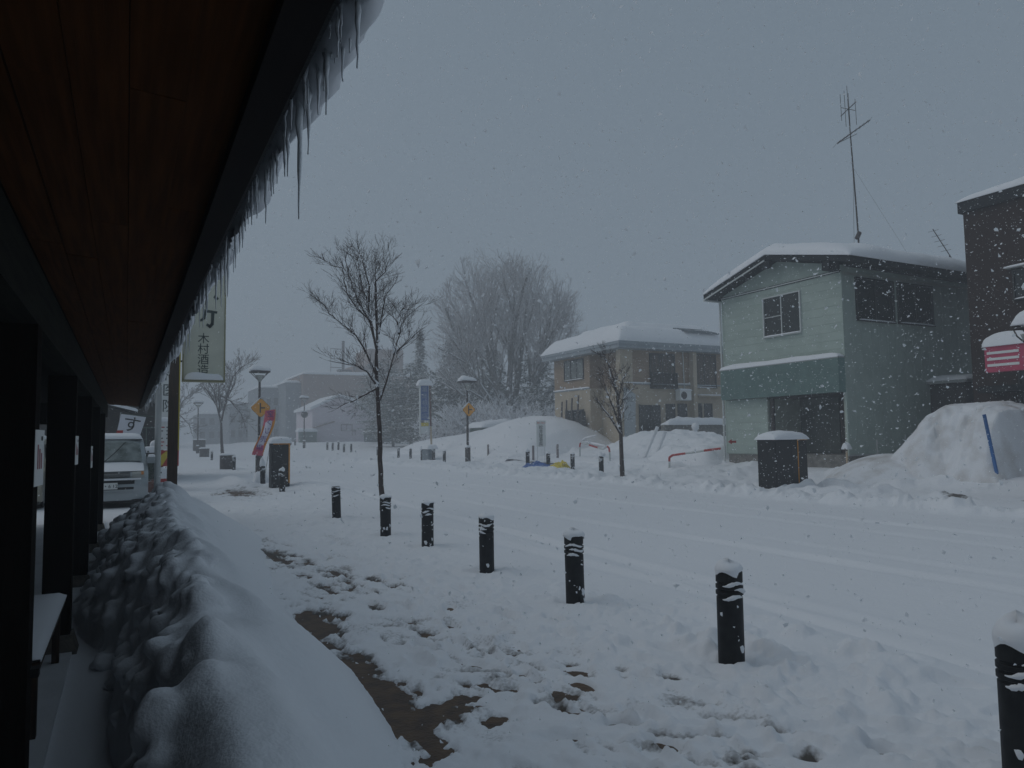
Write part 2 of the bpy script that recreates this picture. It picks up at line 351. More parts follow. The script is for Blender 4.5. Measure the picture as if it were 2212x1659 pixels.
def ground_h(x, y):
    z = base(x, y)
    r = np.hypot(x, y)
    near = 1-ss(18, 40, r)
    road = ss(4.6, 5.3, x)*(1-ss(15.2, 16.0, x))
    side = ss(.9, 1.4, x)*(1-ss(4.4, 5.0, x))
    farz = ss(15.6, 16.4, x)
    fld = (fbm(x*.5, y*.5, 3)-.5)
    z = z+.05*fld*(1-road*.7)+road*.02*(fbm(x*1.6+5, y*.45, 3)-.5)+road*.007*(fbm(x*7, y*3.5, 3)-.5)
    z = z+side*near*(.022*(fbm(x*3.2, y*3.2, 4)-.5)*2+.016*(fbm(x*11, y*11, 3)-.5))
    # churned lumps: ploughed ridge along the bollards
    lump = np.clip(fbm(x*4.5, y*4.5, 4)-.47, 0, 1)*4*.5
    rid = np.exp(-((x-(4.25+.10*np.sin(y*.9)))/.42)**2)*(ss(2.6, 3.4, y)*(1-ss(5.6, 7.0, y)))
    rid2 = np.exp(-((x-(3.55-.02*y))/.22)**2)*ss(1.5, 2.5, y)*(1-ss(9, 11, y))*.55
    rid3 = np.exp(-((x-4.95)/.3)**2)*ss(3.0, 3.6, y)*(1-ss(5.5, 6.2, y))
    z = z+(rid+rid2+rid3*.8)*(.025+lump*.17)*near
    z = z+rid3*.05
    # general churn on the walked pavement
    z = z+side*near*np.clip(fbm(x*8+9, y*8, 3)-.5, 0, 1)*.11*(.4+fbm(x*1.3, y*.8, 2))
    # wheel ruts on the road
    for rx, dp in ((5.6, .010), (6.35, .018), (7.9, .016), (9.6, .018), (11.1, .018), (12.6, .012), (13.9, .014)):
        cx = rx+.35*np.sin(y*.07+rx*1.7)+.03*(y-10)*math.sin(rx*2.1)
        am = np.clip(fbm(x*0+rx*3, y*.13, 2)*2.6-.75, 0, 1.3); z = z-road*dp*1.9*am*np.exp(-((x-cx)/.12)**2)+road*dp*1.2*am*np.exp(-((x-cx-.22)/.09)**2)*(.2+1.4*fbm(x*.6, y*.9, 2))
    cx = 5.35+.085*(y-2.0)      # a turning track
    z = z-.03*np.exp(-((x-cx)/.07)**2)*ss(1, 2, y)*(1-ss(7, 9, y))
    # ploughed berm on the far kerb
    bl = fbm(x*2.2, y*2.2, 4)
    berm = np.exp(-((x-(15.5+.25*np.sin(y*.35)))/.48)**2)*(1-ss(60, 90, y))*(.4+.6*ss(7, 10, y))
    z = z+berm*(.10+.55*np.clip(bl-.40, 0, 1)+.35*np.clip(fbm(x*6, y*6, 3)-.5, 0, 1))
    z = z+farz*(1-ss(36, 60, y))*.34*np.clip(fbm(x*1.1+4, y*1.1, 4)-.47, 0, 1)*2.0
    # berm left beyond the second lamp
    z = z+.18*np.exp(-((x-5.9)/.7)**2)*ss(22, 25, y)*(1-ss(28, 34, y))*(.5+fbm(x*2, y*2, 3))
    z = z+.25*np.exp(-((x-3.9)/.5)**2)*ss(27.5, 29, y)*(1-ss(33, 36, y))
    for (fx, fy, a, s) in FOOT:
        m_ = (abs(x-fx) < .4) & (abs(y-fy) < .4)
        if m_.any():
            u = (x[m_]-fx)*math.cos(a)+(y[m_]-fy)*math.sin(a); v = -(x[m_]-fx)*math.sin(a)+(y[m_]-fy)*math.cos(a)
            d = (u/.15)**2+(v/.06)**2
            z[m_] = z[m_]-.036*s*np.exp(-d**1.6)+.018*s*np.exp(-((np.sqrt(d)-1.4)/.3)**2)
    # little bowls blown out round the bollards
    for by in (2.1, 4.2, 6.46, 8.68, 11.15, 12.86, 16.2):
        d2 = (x-4.1)**2+(y-by)**2; z = z-.02*np.exp(-d2/.03)+.02*np.exp(-((np.sqrt(d2)-.3)/.1)**2)*near
    # under the arcade: swept floor, thin dusting
    z = z-.02*(1-ss(-.15, .1, x))*(1-ss(17, 19, y))
    bf = bare_field(x, y)
    side2 = 1-ss(.25, .6, bf)
    thin = np.clip(bf*1.5-.1, 0, 1)+.28*side*near*np.clip(fbm(x*3.1+7, y*2.3, 3)-.56, 0, 1)*4*(1-ss(3.0, 3.8, x))
    z = z-np.clip(bf-.12, 0, 1)*.085-.012*ss(.0, .3, bf)
    return z, thin
def build_ground():
    a = np.radians(np.concatenate([np.linspace(-180, -16, 50)[:-1], np.linspace(-16, 68, 640)[:-1], np.linspace(68, 180, 36)]))
    r = np.concatenate([[.02, .4, .8], np.geomspace(1.15, 55, 620), np.geomspace(56, 600, 50)])
    A, Rr = np.meshgrid(a, r, indexing='ij')
    x = Rr*np.sin(A); y = Rr*np.cos(A)
    zz, thin = ground_h(x.ravel().copy(), y.ravel().copy())
    V = np.stack([x.ravel(), y.ravel(), zz], -1); n, m = x.shape
    I = np.arange((n-1)*m).reshape(n-1, m)[:, :-1].ravel()
    F = np.stack([I, I+1, I+m+1, I+m], -1)
    g = M['ground_snow'] = bpy.data.materials.new('ground_snow'); g.use_nodes = True; t = g.node_tree; p = t.nodes["Principled BSDF"]
    p.inputs['Roughness'].default_value = .85; p.inputs['Specular IOR Level'].default_value = .25
    at = t.nodes.new("ShaderNodeAttribute"); at.attribute_name = 'thin'
    tc = t.nodes.new("ShaderNodeTexCoord")
    n1 = t.nodes.new("ShaderNodeTexNoise"); n1.inputs['Scale'].default_value = 38; n1.inputs['Detail'].default_value = 4
    t.links.new(tc.outputs['Object'], n1.inputs['Vector'])
    ad = t.nodes.new("ShaderNodeMath"); ad.operation = 'MULTIPLY_ADD'; ad.inputs[1].default_value = .8; ad.inputs[2].default_value = -.40
    t.links.new(n1.outputs[0], ad.inputs[0])
    a2 = t.nodes.new("ShaderNodeMath"); a2.operation = 'ADD'; t.links.new(at.outputs['Fac'], a2.inputs[0]); t.links.new(ad.outputs[0], a2.inputs[1])
    mr = t.nodes.new("ShaderNodeMapRange"); mr.inputs[1].default_value = .18; mr.inputs[2].default_value = .75
    t.links.new(a2.outputs[0], mr.inputs[0])
    mi = t.nodes.new("ShaderNodeMix"); mi.data_type = 'RGBA'; mi.inputs[6].default_value = (.80, .82, .85, 1); mi.inputs[7].default_value = (.125, .115, .105, 1)
    t.links.new(mr.outputs[0], mi.inputs[0]); t.links.new(mi.outputs[2], p.inputs['Base Color'])
    n2 = t.nodes.new("ShaderNodeTexNoise"); n2.inputs['Scale'].default_value = 22; n2.inputs['Detail'].default_value = 5
    t.links.new(tc.outputs['Object'], n2.inputs['Vector'])
    b = t.nodes.new("ShaderNodeBump"); b.inputs['Strength'].default_value = .45; b.inputs['Distance'].default_value = .015
    t.links.new(n2.outputs[0], b.inputs['Height']); t.links.new(b.outputs[0], p.inputs['Normal'])
    o = fastmesh('ground', V, F, g, smooth=True); setp(o, kind='structure')
    at_ = o.data.attributes.new('thin', 'FLOAT', 'POINT'); at_.data.foreach_set('value', thin.astype(np.float32))
    return o
build_ground()
def gz(x, y):
    return float(ground_h(np.array([float(x)]), np.array([float(y)]))[0][0])
p_ = MB(); p_.add([(.3, .2, -.035), (5.0, .2, -.035), (5.0, 60, -.035), (.3, 60, -.035)], [(0, 1, 2, 3)]); setp(p_.build('pavement', 'paver'), kind='structure')
p_ = MB(); p_.add([(16.7, 5, .07), (18.6, 5, .07), (18.6, 18, .07), (16.7, 18, .07)], [(0, 1, 2, 3)]); setp(p_.build('pavement', 'paver'), kind='structure')

# ------------------------------------------------------------------ heightfield mounds
def mound(name, label, fn, x0, x1, y0, y1, nx, ny, m='snow', cat='snow pile', lo=.03):
    X, Y = np.meshgrid(np.linspace(x0, x1, nx), np.linspace(y0, y1, ny), indexing='ij')
    h = fn(X, Y); b0 = base(X, Y)
    Z = b0+h
    V = np.stack([X, Y, Z], -1).reshape(-1, 3)
    I = np.arange((nx-1)*ny).reshape(nx-1, ny)[:, :-1].ravel()
    F = np.stack([I, I+ny, I+ny+1, I+1], -1)
    keep = (h.reshape(-1)[F] > -.18).any(1)
    o = fastmesh(name, V, F[keep], m, smooth=True)
    return setp(o, label, cat)
def pile_near(X, Y):
    xr = np.interp(Y, [0, 3.0, 3.79, 4.14, 4.43, 4.96, 5.61, 6.29, 7.21, 8.46, 10.7, 13.8, 16], [1.05, 1.15, 1.28, 1.36, 1.42, 1.46, 1.50, 1.45, 1.41, 1.47, 1.72, 2.10, 2.2])
    xl = -.02-.36*ss(5.6, 8.5, Y)+.06*np.sin(Y*2.1)
    xr = np.minimum(xr, 2.15)
    xc = .40+.030*(Y-3)+.04*np.sin(Y*1.1+1)
    H = .80+.026*(Y-3)+.10*(fbm(Y*.55+3, Y*0+2, 2)-.5)+.05*np.sin(Y*1.7)
    H = H*ss(16.4, 13.0, Y)
    H = np.where(Y < 16.4, .80+.026*(Y-3)+.14*(fbm(Y*.8+3, Y*0+2, 2)-.5), 0)*(1-ss(12.6, 16.2, Y))
    tr = np.clip((X-xc)/(xr-xc), 0, 1.3); tl = np.clip((xc-X)/(xc-xl), 0, 1.3)
    # drips from the eave have undercut the outer side: smooth, convex
    kk = .16; ln = 1.52*(1-X/xr); hr = .5*(H+ln-np.sqrt((H-ln)**2+kk*kk))+.035*ss(.3, .8, X)
    hl = H*(1-np.clip(tl, 0, 1.3)**2.0)
    wb = ss(xc-.12, xc+.10, X); h = hr*wb+np.minimum(hl, hr+.02)*(1-wb)
    for (bx_, by_, br_, ba_) in ((.12, 3.15, .20, .13), (.30, 3.75, .17, .10), (.08, 4.25, .19, .12), (.36, 4.75, .16, .08), (.85, 3.3, .25, .06), (.30, 5.6, .18, .08), (.15, 6.5, .2, .1)):
        h = h+ba_*np.exp(-(((X-bx_)/br_)**2+((Y-by_)/(br_*1.25))**2)**1.5)*ss(-.05, .2, h)
    # soft dents and swales
    h = h-.11*np.exp(-((X-(.72+.02*Y))/.16)**2)*np.clip(fbm(X*1.5, Y*1.5, 2)-.38, 0, 1)*2.4
    h = h+.07*(fbm(X*1.6+2, Y*1.1, 2)-.5)
    # transverse waves left by falling slabs
    ph = Y*2.05+X*2.2+1.3*fbm(Y*.6, X*.6, 2)
    h = h+.085*(1-np.abs(np.sin(ph)))**1.3*np.exp(-((X-.75)/.33)**2)*ss(3.3, 4.6, Y)
    h = h-.09*np.exp(-((X-.80)/.17)**2-((Y-3.55)/.40)**2)-.07*np.exp(-((X-.62)/.14)**2-((Y-4.7)/.35)**2)-.06*np.exp(-((X-.95)/.15)**2-((Y-5.6)/.5)**2)+.05*np.exp(-((X-.95)/.18)**2-((Y-4.3)/.3)**2)
    wl = np.clip(tl*1.6, 0, 1)*(X < xc)
    h = h+(.12*(fbm(X*3.4+3, Y*2.6, 3)-.5)+.09*(fbm(X*8+3, Y*6.6, 4)-.5))*wl
    h = h-.07*np.exp(-(((X-.62-.05*np.sin(Y*2.3))/.13)**2))*(.5+.5*np.sin(Y*3.1+X*4))
    h = h-.05*np.exp(-(((X-.95)/.16)**2))*(.5+.5*np.sin(Y*1.7+2))
    h = h+.035*(fbm(X*9, Y*9, 3)-.5)*wl
    h = h-.02-np.clip(tl-1, 0, 1)*1.6
    return h
mound('snow_pile_base', 'long smooth snow pile running beside the wooden pillars under the icicles', pile_near, -.55, 2.3, 1.0, 16.6, 100, 440, m='snow')
def build_pile():
    src = [o for o in bpy.data.objects if o.name == 'snow_pile_base'][0]
    q = random.Random(12)
    bm = bmesh.new(); bm.from_mesh(src.data)
    ed = [e for e in bm.edges if e.is_boundary]
    r = bmesh.ops.extrude_edge_only(bm, edges=ed)
    for v in [g for g in r['geom'] if isinstance(g, bmesh.types.BMVert)]: v.co.z = -.6
    bmesh.ops.contextual_create(bm, geom=[e for e in bm.edges if e.is_boundary])
    n = 0; xs_ = []
    while n < 620:
        y = 1.9+12.8*q.random()**1.1; f = q.random()**.8; xl = -.02-.36*float(ss(5.6, 8.5, y)); xc = .50+.030*(y-3)
        x = xl+(xc-xl)*f*.86
        g = float(pile_near(np.array([[x]]), np.array([[y]]))[0, 0]); g = max(g, 0)
        s_ = q.choice([.045, .06, .08, .10, .13])*q.uniform(.8, 1.25)*(1-.45*f)*(1.4 if y < 4.4 else 1)
        if (y < 4.6 and f > .62) or (y < 3.4 and f > .4): n += 1; continue
        rr = bmesh.ops.create_icosphere(bm, subdivisions=2, radius=1)
        rot = Euler((q.uniform(-.5, .5), q.uniform(-.5, .9), q.uniform(0, 6.28))).to_matrix(); k = q.uniform(0, 90)
        ax = Vector((q.uniform(.8, 1.3), q.uniform(.8, 1.4), q.uniform(.6, .9)))
        ds = np.array([v.co.normalized()[:] for v in rr['verts']]); nns = fbm(ds[:, 0]*1.6+k+ds[:, 2], ds[:, 1]*1.6-ds[:, 2]*1.2, 2)-.5
        for v, nn in zip(rr['verts'], nns):
            d = v.co.normalized()
            p = Vector((d.x*ax.x, d.y*ax.y, d.z*ax.z))*(1+1.1*float(nn))*s_
            v.co = rot @ p+Vector((x+s_*.15, y, g-s_*.18))
        n += 1
    me = bpy.data.meshes.new('snow_pile'); bm.to_mesh(me); bm.free(); bpy.data.objects.remove(src)
    o = bpy.data.objects.new('snow_pile', me); COL.objects.link(o)
    m1 = o.modifiers.new('r', 'REMESH'); m1.mode = 'VOXEL'; m1.voxel_size = .023; m1.use_smooth_shade = True
    m2 = o.modifiers.new('s', 'SMOOTH'); m2.iterations = 3; m2.factor = .5
    tx = bpy.data.textures.new('grain', 'CLOUDS'); tx.noise_scale = .05; m3 = o.modifiers.new('d', 'DISPLACE'); m3.texture = tx; m3.strength = .012; m3.mid_level = .5
    dg = bpy.context.evaluated_depsgraph_get(); dg.update(); m = bpy.data.meshes.new_from_object(o.evaluated_get(dg)); o.modifiers.clear(); o.data = m
    m.materials.clear(); m.materials.append(M['snow']); m.polygons.foreach_set('use_smooth', [True]*len(m.polygons))
    # drop what lies buried
    bm = bmesh.new(); bm.from_mesh(m); bmesh.ops.delete(bm, geom=[v for v in bm.verts if v.co.z < -.12], context='VERTS'); bm.to_mesh(m); bm.free()
    setp(o, 'long soft snow pile with clods on its inner side beside the wooden pillars', 'snow pile')
build_pile()
def pile_lot(X, Y):
    # broad mound heaped in the open lot between the lamp and the cream house
    u = (X-24.5)/4.2
    ridge = np.interp(Y, [34, 38.3, 39.2, 39.9, 41, 42.5, 45, 47.4, 50, 55, 63, 67], [0, .0, .9, 1.7, 2.2, 2.55, 2.65, 2.45, 2.05, 1.65, 1.5, 1.3])-.35
    h = ridge*np.clip(1-abs(u)**2.2, -1, 1)*(1-ss(60, 67, Y))-.03
    h = h+.22*(fbm(X*.5, Y*.5, 3)-.5)
    h = h-.22*np.exp(-((u+.78)/.09)**2)
    return np.where(h < .04, h-(.04-h)*3, h)
mound('snow_mound', 'broad smooth mound of snow heaped behind the second yellow sign', pile_lot, 19.5, 29.5, 33, 67, 90, 220, m='snow_soft')
def pile_right(X, Y):
    top = np.interp(Y, [11.25, 11.45, 11.65, 12.3, 13.3, 13.9, 14.3, 14.9, 15.6], [0, .9, 1.75, 2.02, 1.98, 1.6, 1.15, .3, 0])
    fr = np.clip((X-19.9+.5*(fbm(Y*1.2, X*0, 2)-.5))/1.25, 0, 1); bk = np.clip((24.6-X)/1.6, 0, 1)
    h = top*(1-(1-fr)**2.3)*ss(0, 1, bk)
    cav = ss(12.05, 12.25, Y)*(1-ss(13.1, 13.8, Y))*np.exp(-((X-20.55)/.55)**2)
    h = h-cav*(.25+.9*np.clip(fbm(X*2.6, Y*2.6, 4)-.35, 0, 1))*np.clip(h, 0, 1)
    h = h+(.20*(fbm(X*1.3, Y*1.3, 4)-.5)+.07*(fbm(X*5, Y*5, 3)-.5)*(1+2*cav))*np.clip(h, 0, 1)
    d2 = np.sqrt(((X-20.8)/2.2)**2+((Y-15.0)/1.7)**2)
    h = np.maximum(h, .55*np.clip(1-d2**2, -1, 1))
    return np.where(h < .03, h-(.03-h)*3, h)
mound('snow_mound', 'tall broken snow heap with a blue pole leaning on it at the right', pile_right, 18, 25.3, 10.9, 17, 230, 210, m='dirty_snow')
def pile_mid(X, Y):
    # rough bank between the street trees and the cream house
    h = .15+.75*ss(22, 25.5, X)*(1-ss(27.5, 29.5, X))
    h = h*ss(24.5, 27, Y)*(1-ss(33.5, 36, Y))
    h = h+(.34*(fbm(X*1.4, Y*1.4, 4)-.5)+.25*np.clip(fbm(X*3, Y*3, 3)-.5, 0, 1))*ss(.05, .4, h)
    h = h*ss(19.6, 20.9, X)-.02
    return np.where(h < .05, h-(.05-h)*3, h)
mound('snow_bank', 'lumpy bank of shovelled snow in front of the cream house', pile_mid, 19.5, 30, 24, 36.6, 130, 150, m='snow')
def pile_yard(X, Y):
    h = .55*ss(20.4, 21.4, X)*(1-ss(26.5, 27.5, X))*ss(22.6, 23.6, Y)*(1-ss(26, 28, Y))*1.3
    h = h+.3*(fbm(X*1.5+3, Y*1.5, 4)-.5)*ss(.05, .3, h)
    h = h-.02
    return np.where(h < .05, h-(.05-h)*3, h)
mound('snow_bank', 'snow bank beside the left corner of the green house', pile_yard, 19.8, 28, 22, 28.5, 90, 80, m='snow')

# ------------------------------------------------------------------ ARCADE
YB = 18.4
arc = thing('arcade_building', 'dark wooden arcade with low board ceiling and a row of square pillars', 'arcade', (-.45, 0, 0))
seams = [-.375, -.25, -.13, -.012, .108, .222]
def cz(x): return 2.53-.10*(x+.38)/.6*.45
bd = MB(); bd.box(-.0575, .0575, 0, 1.815, 0, .012)
bmesh0 = None; k = 0
for i in range(5):
    x = (seams[i]+seams[i+1])/2
    y = -5.0-rnd.uniform(0, 1.8)
    while y < YB-.2:
        L = min(1.82, YB-y)
        if bmesh0 is None:
            o = MB().box(-.0585, .0585, 0, 1.8175, 0, .012).build('ceiling_board', 'ceiling_wood', arc, local=True); bmesh0 = o.data
        else:
            o = bpy.data.objects.new('ceiling_board', bmesh0); COL.objects.link(o); o.parent = arc
        o.location = Vector((x, y, cz(x)+rnd.uniform(0, .0015)))-arc.location
        o.scale = (1, L/1.82, 1); o.rotation_euler = (0, math.atan(.075), 0)
        y += L
# backing above boards, wall side ceiling, roof
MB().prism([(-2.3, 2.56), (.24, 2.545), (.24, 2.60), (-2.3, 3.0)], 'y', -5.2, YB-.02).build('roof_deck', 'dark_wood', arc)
MB().box(-.52, -.38, -5.2, YB, 2.26, 2.535).build('beam', 'beam_wood', arc)
MB().box(.222, .285, -5.2, YB, 2.445, 2.60).build('fascia_board', 'fascia', arc)
MB().box(.287, .312, -5.2, YB, 2.48, 2.64).build('fascia_board', 'fascia', arc)
MB().box(.314, .335, -5.2, YB, 2.515, 2.66).build('metal_drip_edge', 'black_metal', arc)
MB().box(-2.3, -.52, YB-.1, YB, 2.1, 2.56).build('gable_board', 'dark_wood', arc)
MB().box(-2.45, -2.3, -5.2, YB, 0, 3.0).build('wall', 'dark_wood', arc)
MB().box(-2.3, -.2, -5.2, 1.0-5.0, 0, 2.56).build('wall', 'dark_wood', arc)
# roof snow that curls over the edge
def roof_snow(parent):
    Ys = np.linspace(-5.2, YB+.05, 900); n = 14; V = []
    for y in Ys:
        a = .045*(fbm(np.array([y*2.3]), np.array([1.]), 3)[0]-.5)*2; b = .05*(fbm(np.array([y*5.]), np.array([7.]), 3)[0]-.5)*2
        rg = .018*(fbm(np.array([y*19.]), np.array([3.]), 3)[0]-.5)*2; b += rg; a += rg*.6; dr = .02*max(0, fbm(np.array([y*1.7]), np.array([13.]), 2)[0]-.5)*4
        ox = .405+a*.8+b*.35; hz = .14+b*.5
        prof = [(.30, 2.655), (.332, 2.60-dr*.5), (.350, 2.535-dr), (.365+a*.2, 2.505-dr-b*.2), (ox-.03, 2.50-dr*.6), (ox-.006, 2.53), (ox, 2.57), (ox-.004, 2.62+hz*.2), (ox-.02, 2.64+hz*.5), (ox-.06, 2.64+hz*.85), (ox-.14, 2.66+hz), (.1, 2.72+hz), (-.8, 2.86+hz), (-2.3, 3.2+hz)]
        V += [(px_, y, pz_) for px_, pz_ in prof]
    m = len(Ys); I = (np.arange((m-1))[:, None]*n+np.arange(n-1)[None]).ravel()
    F = np.stack([I, I+1, I+n+1, I+n], -1)
    return fastmesh('roof_snow', np.array(V)-np.array(parent.location), F, 'snow_soft', parent, smooth=True)
roof_snow(arc)
# pillars with stone feet
for i, py in enumerate([1.2-3.1, 1.18, 4.28, 7.36, 10.45, 13.5, 16.6]):
    if py < 3: continue
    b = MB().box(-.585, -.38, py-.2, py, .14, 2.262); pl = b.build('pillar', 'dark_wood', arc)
    z0 = -.05
    s_ = MB(); s_.add([(-.65, py-.27, z0), (-.315, py-.27, z0), (-.315, py+.07, z0), (-.65, py+.07, z0), (-.60, py-.215, .14), (-.365, py-.215, .14), (-.365, py+.015, .14), (-.60, py+.015, .14)],
                      [(0, 3, 2, 1), (4, 5, 6, 7), (0, 1, 5, 4), (1, 2, 6, 5), (2, 3, 7, 6), (3, 0, 4, 7)])
    s_.build('foot_stone', 'stone', pl)
    if i in (2, 3, 4):
        pz = {2: (1.50, 1.765), 3: (1.52, 1.76), 4: (1.40, 1.66)}[i]
        # notice sheet wrapped on the street side of the pillar
        f0, f1 = (.004, .022) if i == 2 else (.003, .014)
        def flap(a, b, z0, z1, e, nm, mt, par):
            ya, yb = py-.2+a, py-.2+b; xa = -.38+f0+(f1-f0)*a/.2; xb = -.38+f0+(f1-f0)*b/.2
            return MB().add([(xa+e, ya, z0), (xb+e, yb, z0), (xb+e, yb, z1), (xa+e, ya, z1), (xa+e-.002, ya, z0), (xb+e-.002, yb, z0), (xb+e-.002, yb, z1), (xa+e-.002, ya, z1)],
                            [(0, 1, 2, 3), (7, 6, 5, 4), (0, 4, 5, 1), (1, 5, 6, 2), (2, 6, 7, 3), (3, 7, 4, 0)]).build(nm, mt, par)
        nt_ = flap(.0, .2, pz[0], pz[1], 0, 'paper_notice', 'white_board', pl)
        for q in range(3): flap(.05+.04*q, .065+.04*q, pz[0]+.08, pz[1]-.07-.02*q, .003, 'lettering', 'faint_red', nt_)
        flap(.13, .15, pz[1]-.05, pz[1]-.03, .003, 'lettering', 'ink', nt_)
MB().box(-.375, -.34, 4.14, 4.2, .62, .66).build('hook', 'black_metal', arc)
MB().box(-2.3, -.62, 4.75, 4.80, 1.98, 2.06).build('rail', 'dark_wood', arc)
MB().box(-2.3, -.62, 4.75, 4.80, 2.16, 2.25).build('rail', 'dark_wood', arc)
# arcade floor
fl = MB().box(-2.3, -.36, -5, YB, -.3, .012).build('arcade_floor', 'floor'); setp(fl, kind='structure')
# bench
bn = thing('bench', 'snow dusted plank bench between the first and second pillar', 'bench', (-.62, 5.9, 0))
MB().box(-.86, -.405, 5.0, 7.0, .44, .49).build('seat', 'post_wood', bn)
MB().cap(-.865, -.40, 5.0, 7.0, .49, .05, seed=4, p=4).build('snow_cover', 'snow_soft', bn, smooth=True)
for yy in (5.15, 6.8):
    MB().box(-.48, -.43, yy, yy+.06, 0, .44).build('leg', 'post_wood', bn)
    MB().box(-.84, -.79, yy, yy+.06, 0, .44).build('leg', 'post_wood', bn)
MB().box(-.47, -.44, 5.15, 6.86, .36, .44).build('apron', 'post_wood', bn)

# icicles
def icicle(x, y, z, L, r, seed, label):
    q = random.Random(seed); n = 9; pts = []; rad = []
    for i in range(n):
        t = i/(n-1); pts.append((x+q.uniform(-.003, .003)*(1-t), y+q.uniform(-.003, .003), z+.02-L*t))
        rad.append(max(.0016, r*(1-t)**.75*(1+.18*math.sin(i*2.2+seed))))
    o = MB().tube(pts, rad, 8).build('icicle', 'ice', None, smooth=True)
    setp(o, label, 'icicle', 'icicles hanging along the arcade eave')
f_ic = .4186
SRC = [(3.07, 3.69, 3.42), (3.64, 3.72, 3.47), (3.82, 3.71, 3.53), (4.06, 3.77, 3.28), (4.3, 3.83, 2.98), (4.66, 3.74, 3.5), (4.75, 3.73, 3.52), (5.02, 3.76, 3.59), (5.16, 3.78, 3.58), (5.25, 3.81, 3.62), (5.48, 3.76, 3.44), (5.89, 3.72, 3.55), (6.16, 3.78, 3.63), (6.37, 3.84, 3.75), (6.7, 3.77, 3.56), (6.88, 3.82, 3.61), (7.17, 3.79, 3.5), (7.74, 3.91, 3.45), (7.98, 3.95, 3.55), (8.31, 3.94, 3.47), (8.86, 3.86, 3.45)]
common = 'slender clear icicle in the dense row along the arcade eave'
ORD = 'first second third fourth fifth sixth seventh eighth ninth tenth eleventh twelfth thirteenth fourteenth fifteenth sixteenth seventeenth eighteenth nineteenth twentieth twenty-first'.split()
for i, (yy, zt, zb) in enumerate(SRC):
    L = (2.55-(1.7+(zb-1.7)*f_ic)-.03) if i in (3, 4) else (zt-zb)*f_ic+.03; lb = common
    lb = ORD[i]+' long icicle counted along the eave from the top of the photo'
    if i == 0: lb = 'single icicle nearest the camera at the top edge of the photo'
    if i == 3: lb = 'second longest icicle, just above the longest one on the eave'
    if i == 4: lb = 'longest icicle of all, hanging far below the eave'
    icicle(.36, yy*f_ic, 2.53, L+.03, .006+L*.014, i, lb)
for i in range(48):
    icicle(.36+rnd.uniform(-.03, .03), rnd.uniform(1.25, 3.75), 2.52+rnd.uniform(-.02, .01), rnd.choice([.03, .05, .07, .09])*rnd.uniform(.8, 1.3), rnd.uniform(.003, .006), 300+i, 'tiny pale icicle filling the fringe between the long ones')
for i in range(105):
    yy = 3.75+14.4*(i/105)**1.1+rnd.uniform(-.05, .05)
    icicle(.36+rnd.uniform(-.03, .02), yy, 2.52+rnd.uniform(-.015, .01), rnd.choice([.05, .08, .11, .07, .14, .2])*rnd.uniform(.8, 1.3), rnd.uniform(.004, .009), 50+i, common)

# ------------------------------------------------------------------ things at the end of the arcade
ps = thing('sign_post', 'thick dark square wooden post beside the hanging shop sign', 'post', (.94, 18.9, 0))
MB().box(.84, 1.05, 18.8, 19.0, -.1, 4.9).build('post', 'post_wood', ps)
MB().box(1.052, 1.08, 18.83, 18.97, 1.5, 4.9).build('edge_strip', 'yellow', ps)
MB().box(1.052, 1.085, 18.84, 18.96, 3.6, 4.9).build('edge_strip', 'blue_strip', ps)
hs_ = thing('hanging_sign', 'tall cream shop sign with black vertical lettering on the wooden post', 'shop sign', (1.6, 19.3, 3.2))
zb = 3.16
MB().box(1.17, 2.07, 19.22, 19.38, zb+.03, 5.95).build('panel', 'sign_cream', hs_)
for bx_ in ((1.14, 1.17), (2.07, 2.10)): MB().box(bx_[0], bx_[1], 19.2, 19.4, zb, 5.98).build('frame_bar', 'sign_frame', hs_)
MB().box(1.14, 2.10, 19.19, 19.41, zb-.03, zb+.03).build('frame_bar', 'sign_frame', hs_)
MB().cap(1.19, 2.05, 19.12, 19.215, zb+.03, .16, seed=2, lump=.5).build('snow_ledge', 'snow_soft', hs_, smooth=True)
for i, ch in enumerate('木村酒造'): text(ch, .27, 'ink_green', hs_, (1.60, 19.215, 4.17-i*.255))
def stroke(mb, pts, w0, y):
    for (a, b) in zip(pts, pts[1:]):
        a = Vector((a[0], a[1])); b = Vector((b[0], b[1])); d = (b-a).normalized(); n = Vector((-d.y, d.x))*w0/2
        a2 = a-d*w0*.3; b2 = b+d*w0*.3
        mb.prism([tuple(a2+n), tuple(b2+n*.8), tuple(b2-n*.8), tuple(a2-n)], 'y', y-.004, y)
st = MB(); stroke(st, [(1.62, 4.86), (1.88, 4.84)], .07, 19.215); stroke(st, [(1.63, 4.86), (1.60, 4.68), (1.53, 4.62)], .06, 19.21)
stroke(st, [(1.80, 4.84), (1.79, 4.55), (1.74, 4.48), (1.68, 4.52)], .075, 19.205); stroke(st, [(1.84, 5.22), (1.90, 5.18)], .07, 19.215)
st.build('lettering', 'ink_green', hs_)

MB().box(1.05, 1.145, 19.27, 19.31, 3.6, 3.64).build('bracket', 'black_metal', hs_)
MB().box(1.05, 1.145, 19.27, 19.31, 4.9, 4.94).build('bracket', 'black_metal', hs_)
MB().box(.96, 1.0, 19.0, 19.3, 4.88, 4.94).build('bracket', 'black_metal', hs_)
# slim grey pole
gp = MB().tube([(.83, 24.5, -.05), (.82, 24.5, 3.4)], .09, 12).build('pole', 'alu', None, smooth=True); setp(gp, 'slim pale grey pole between the van and the wooden post', 'pole')
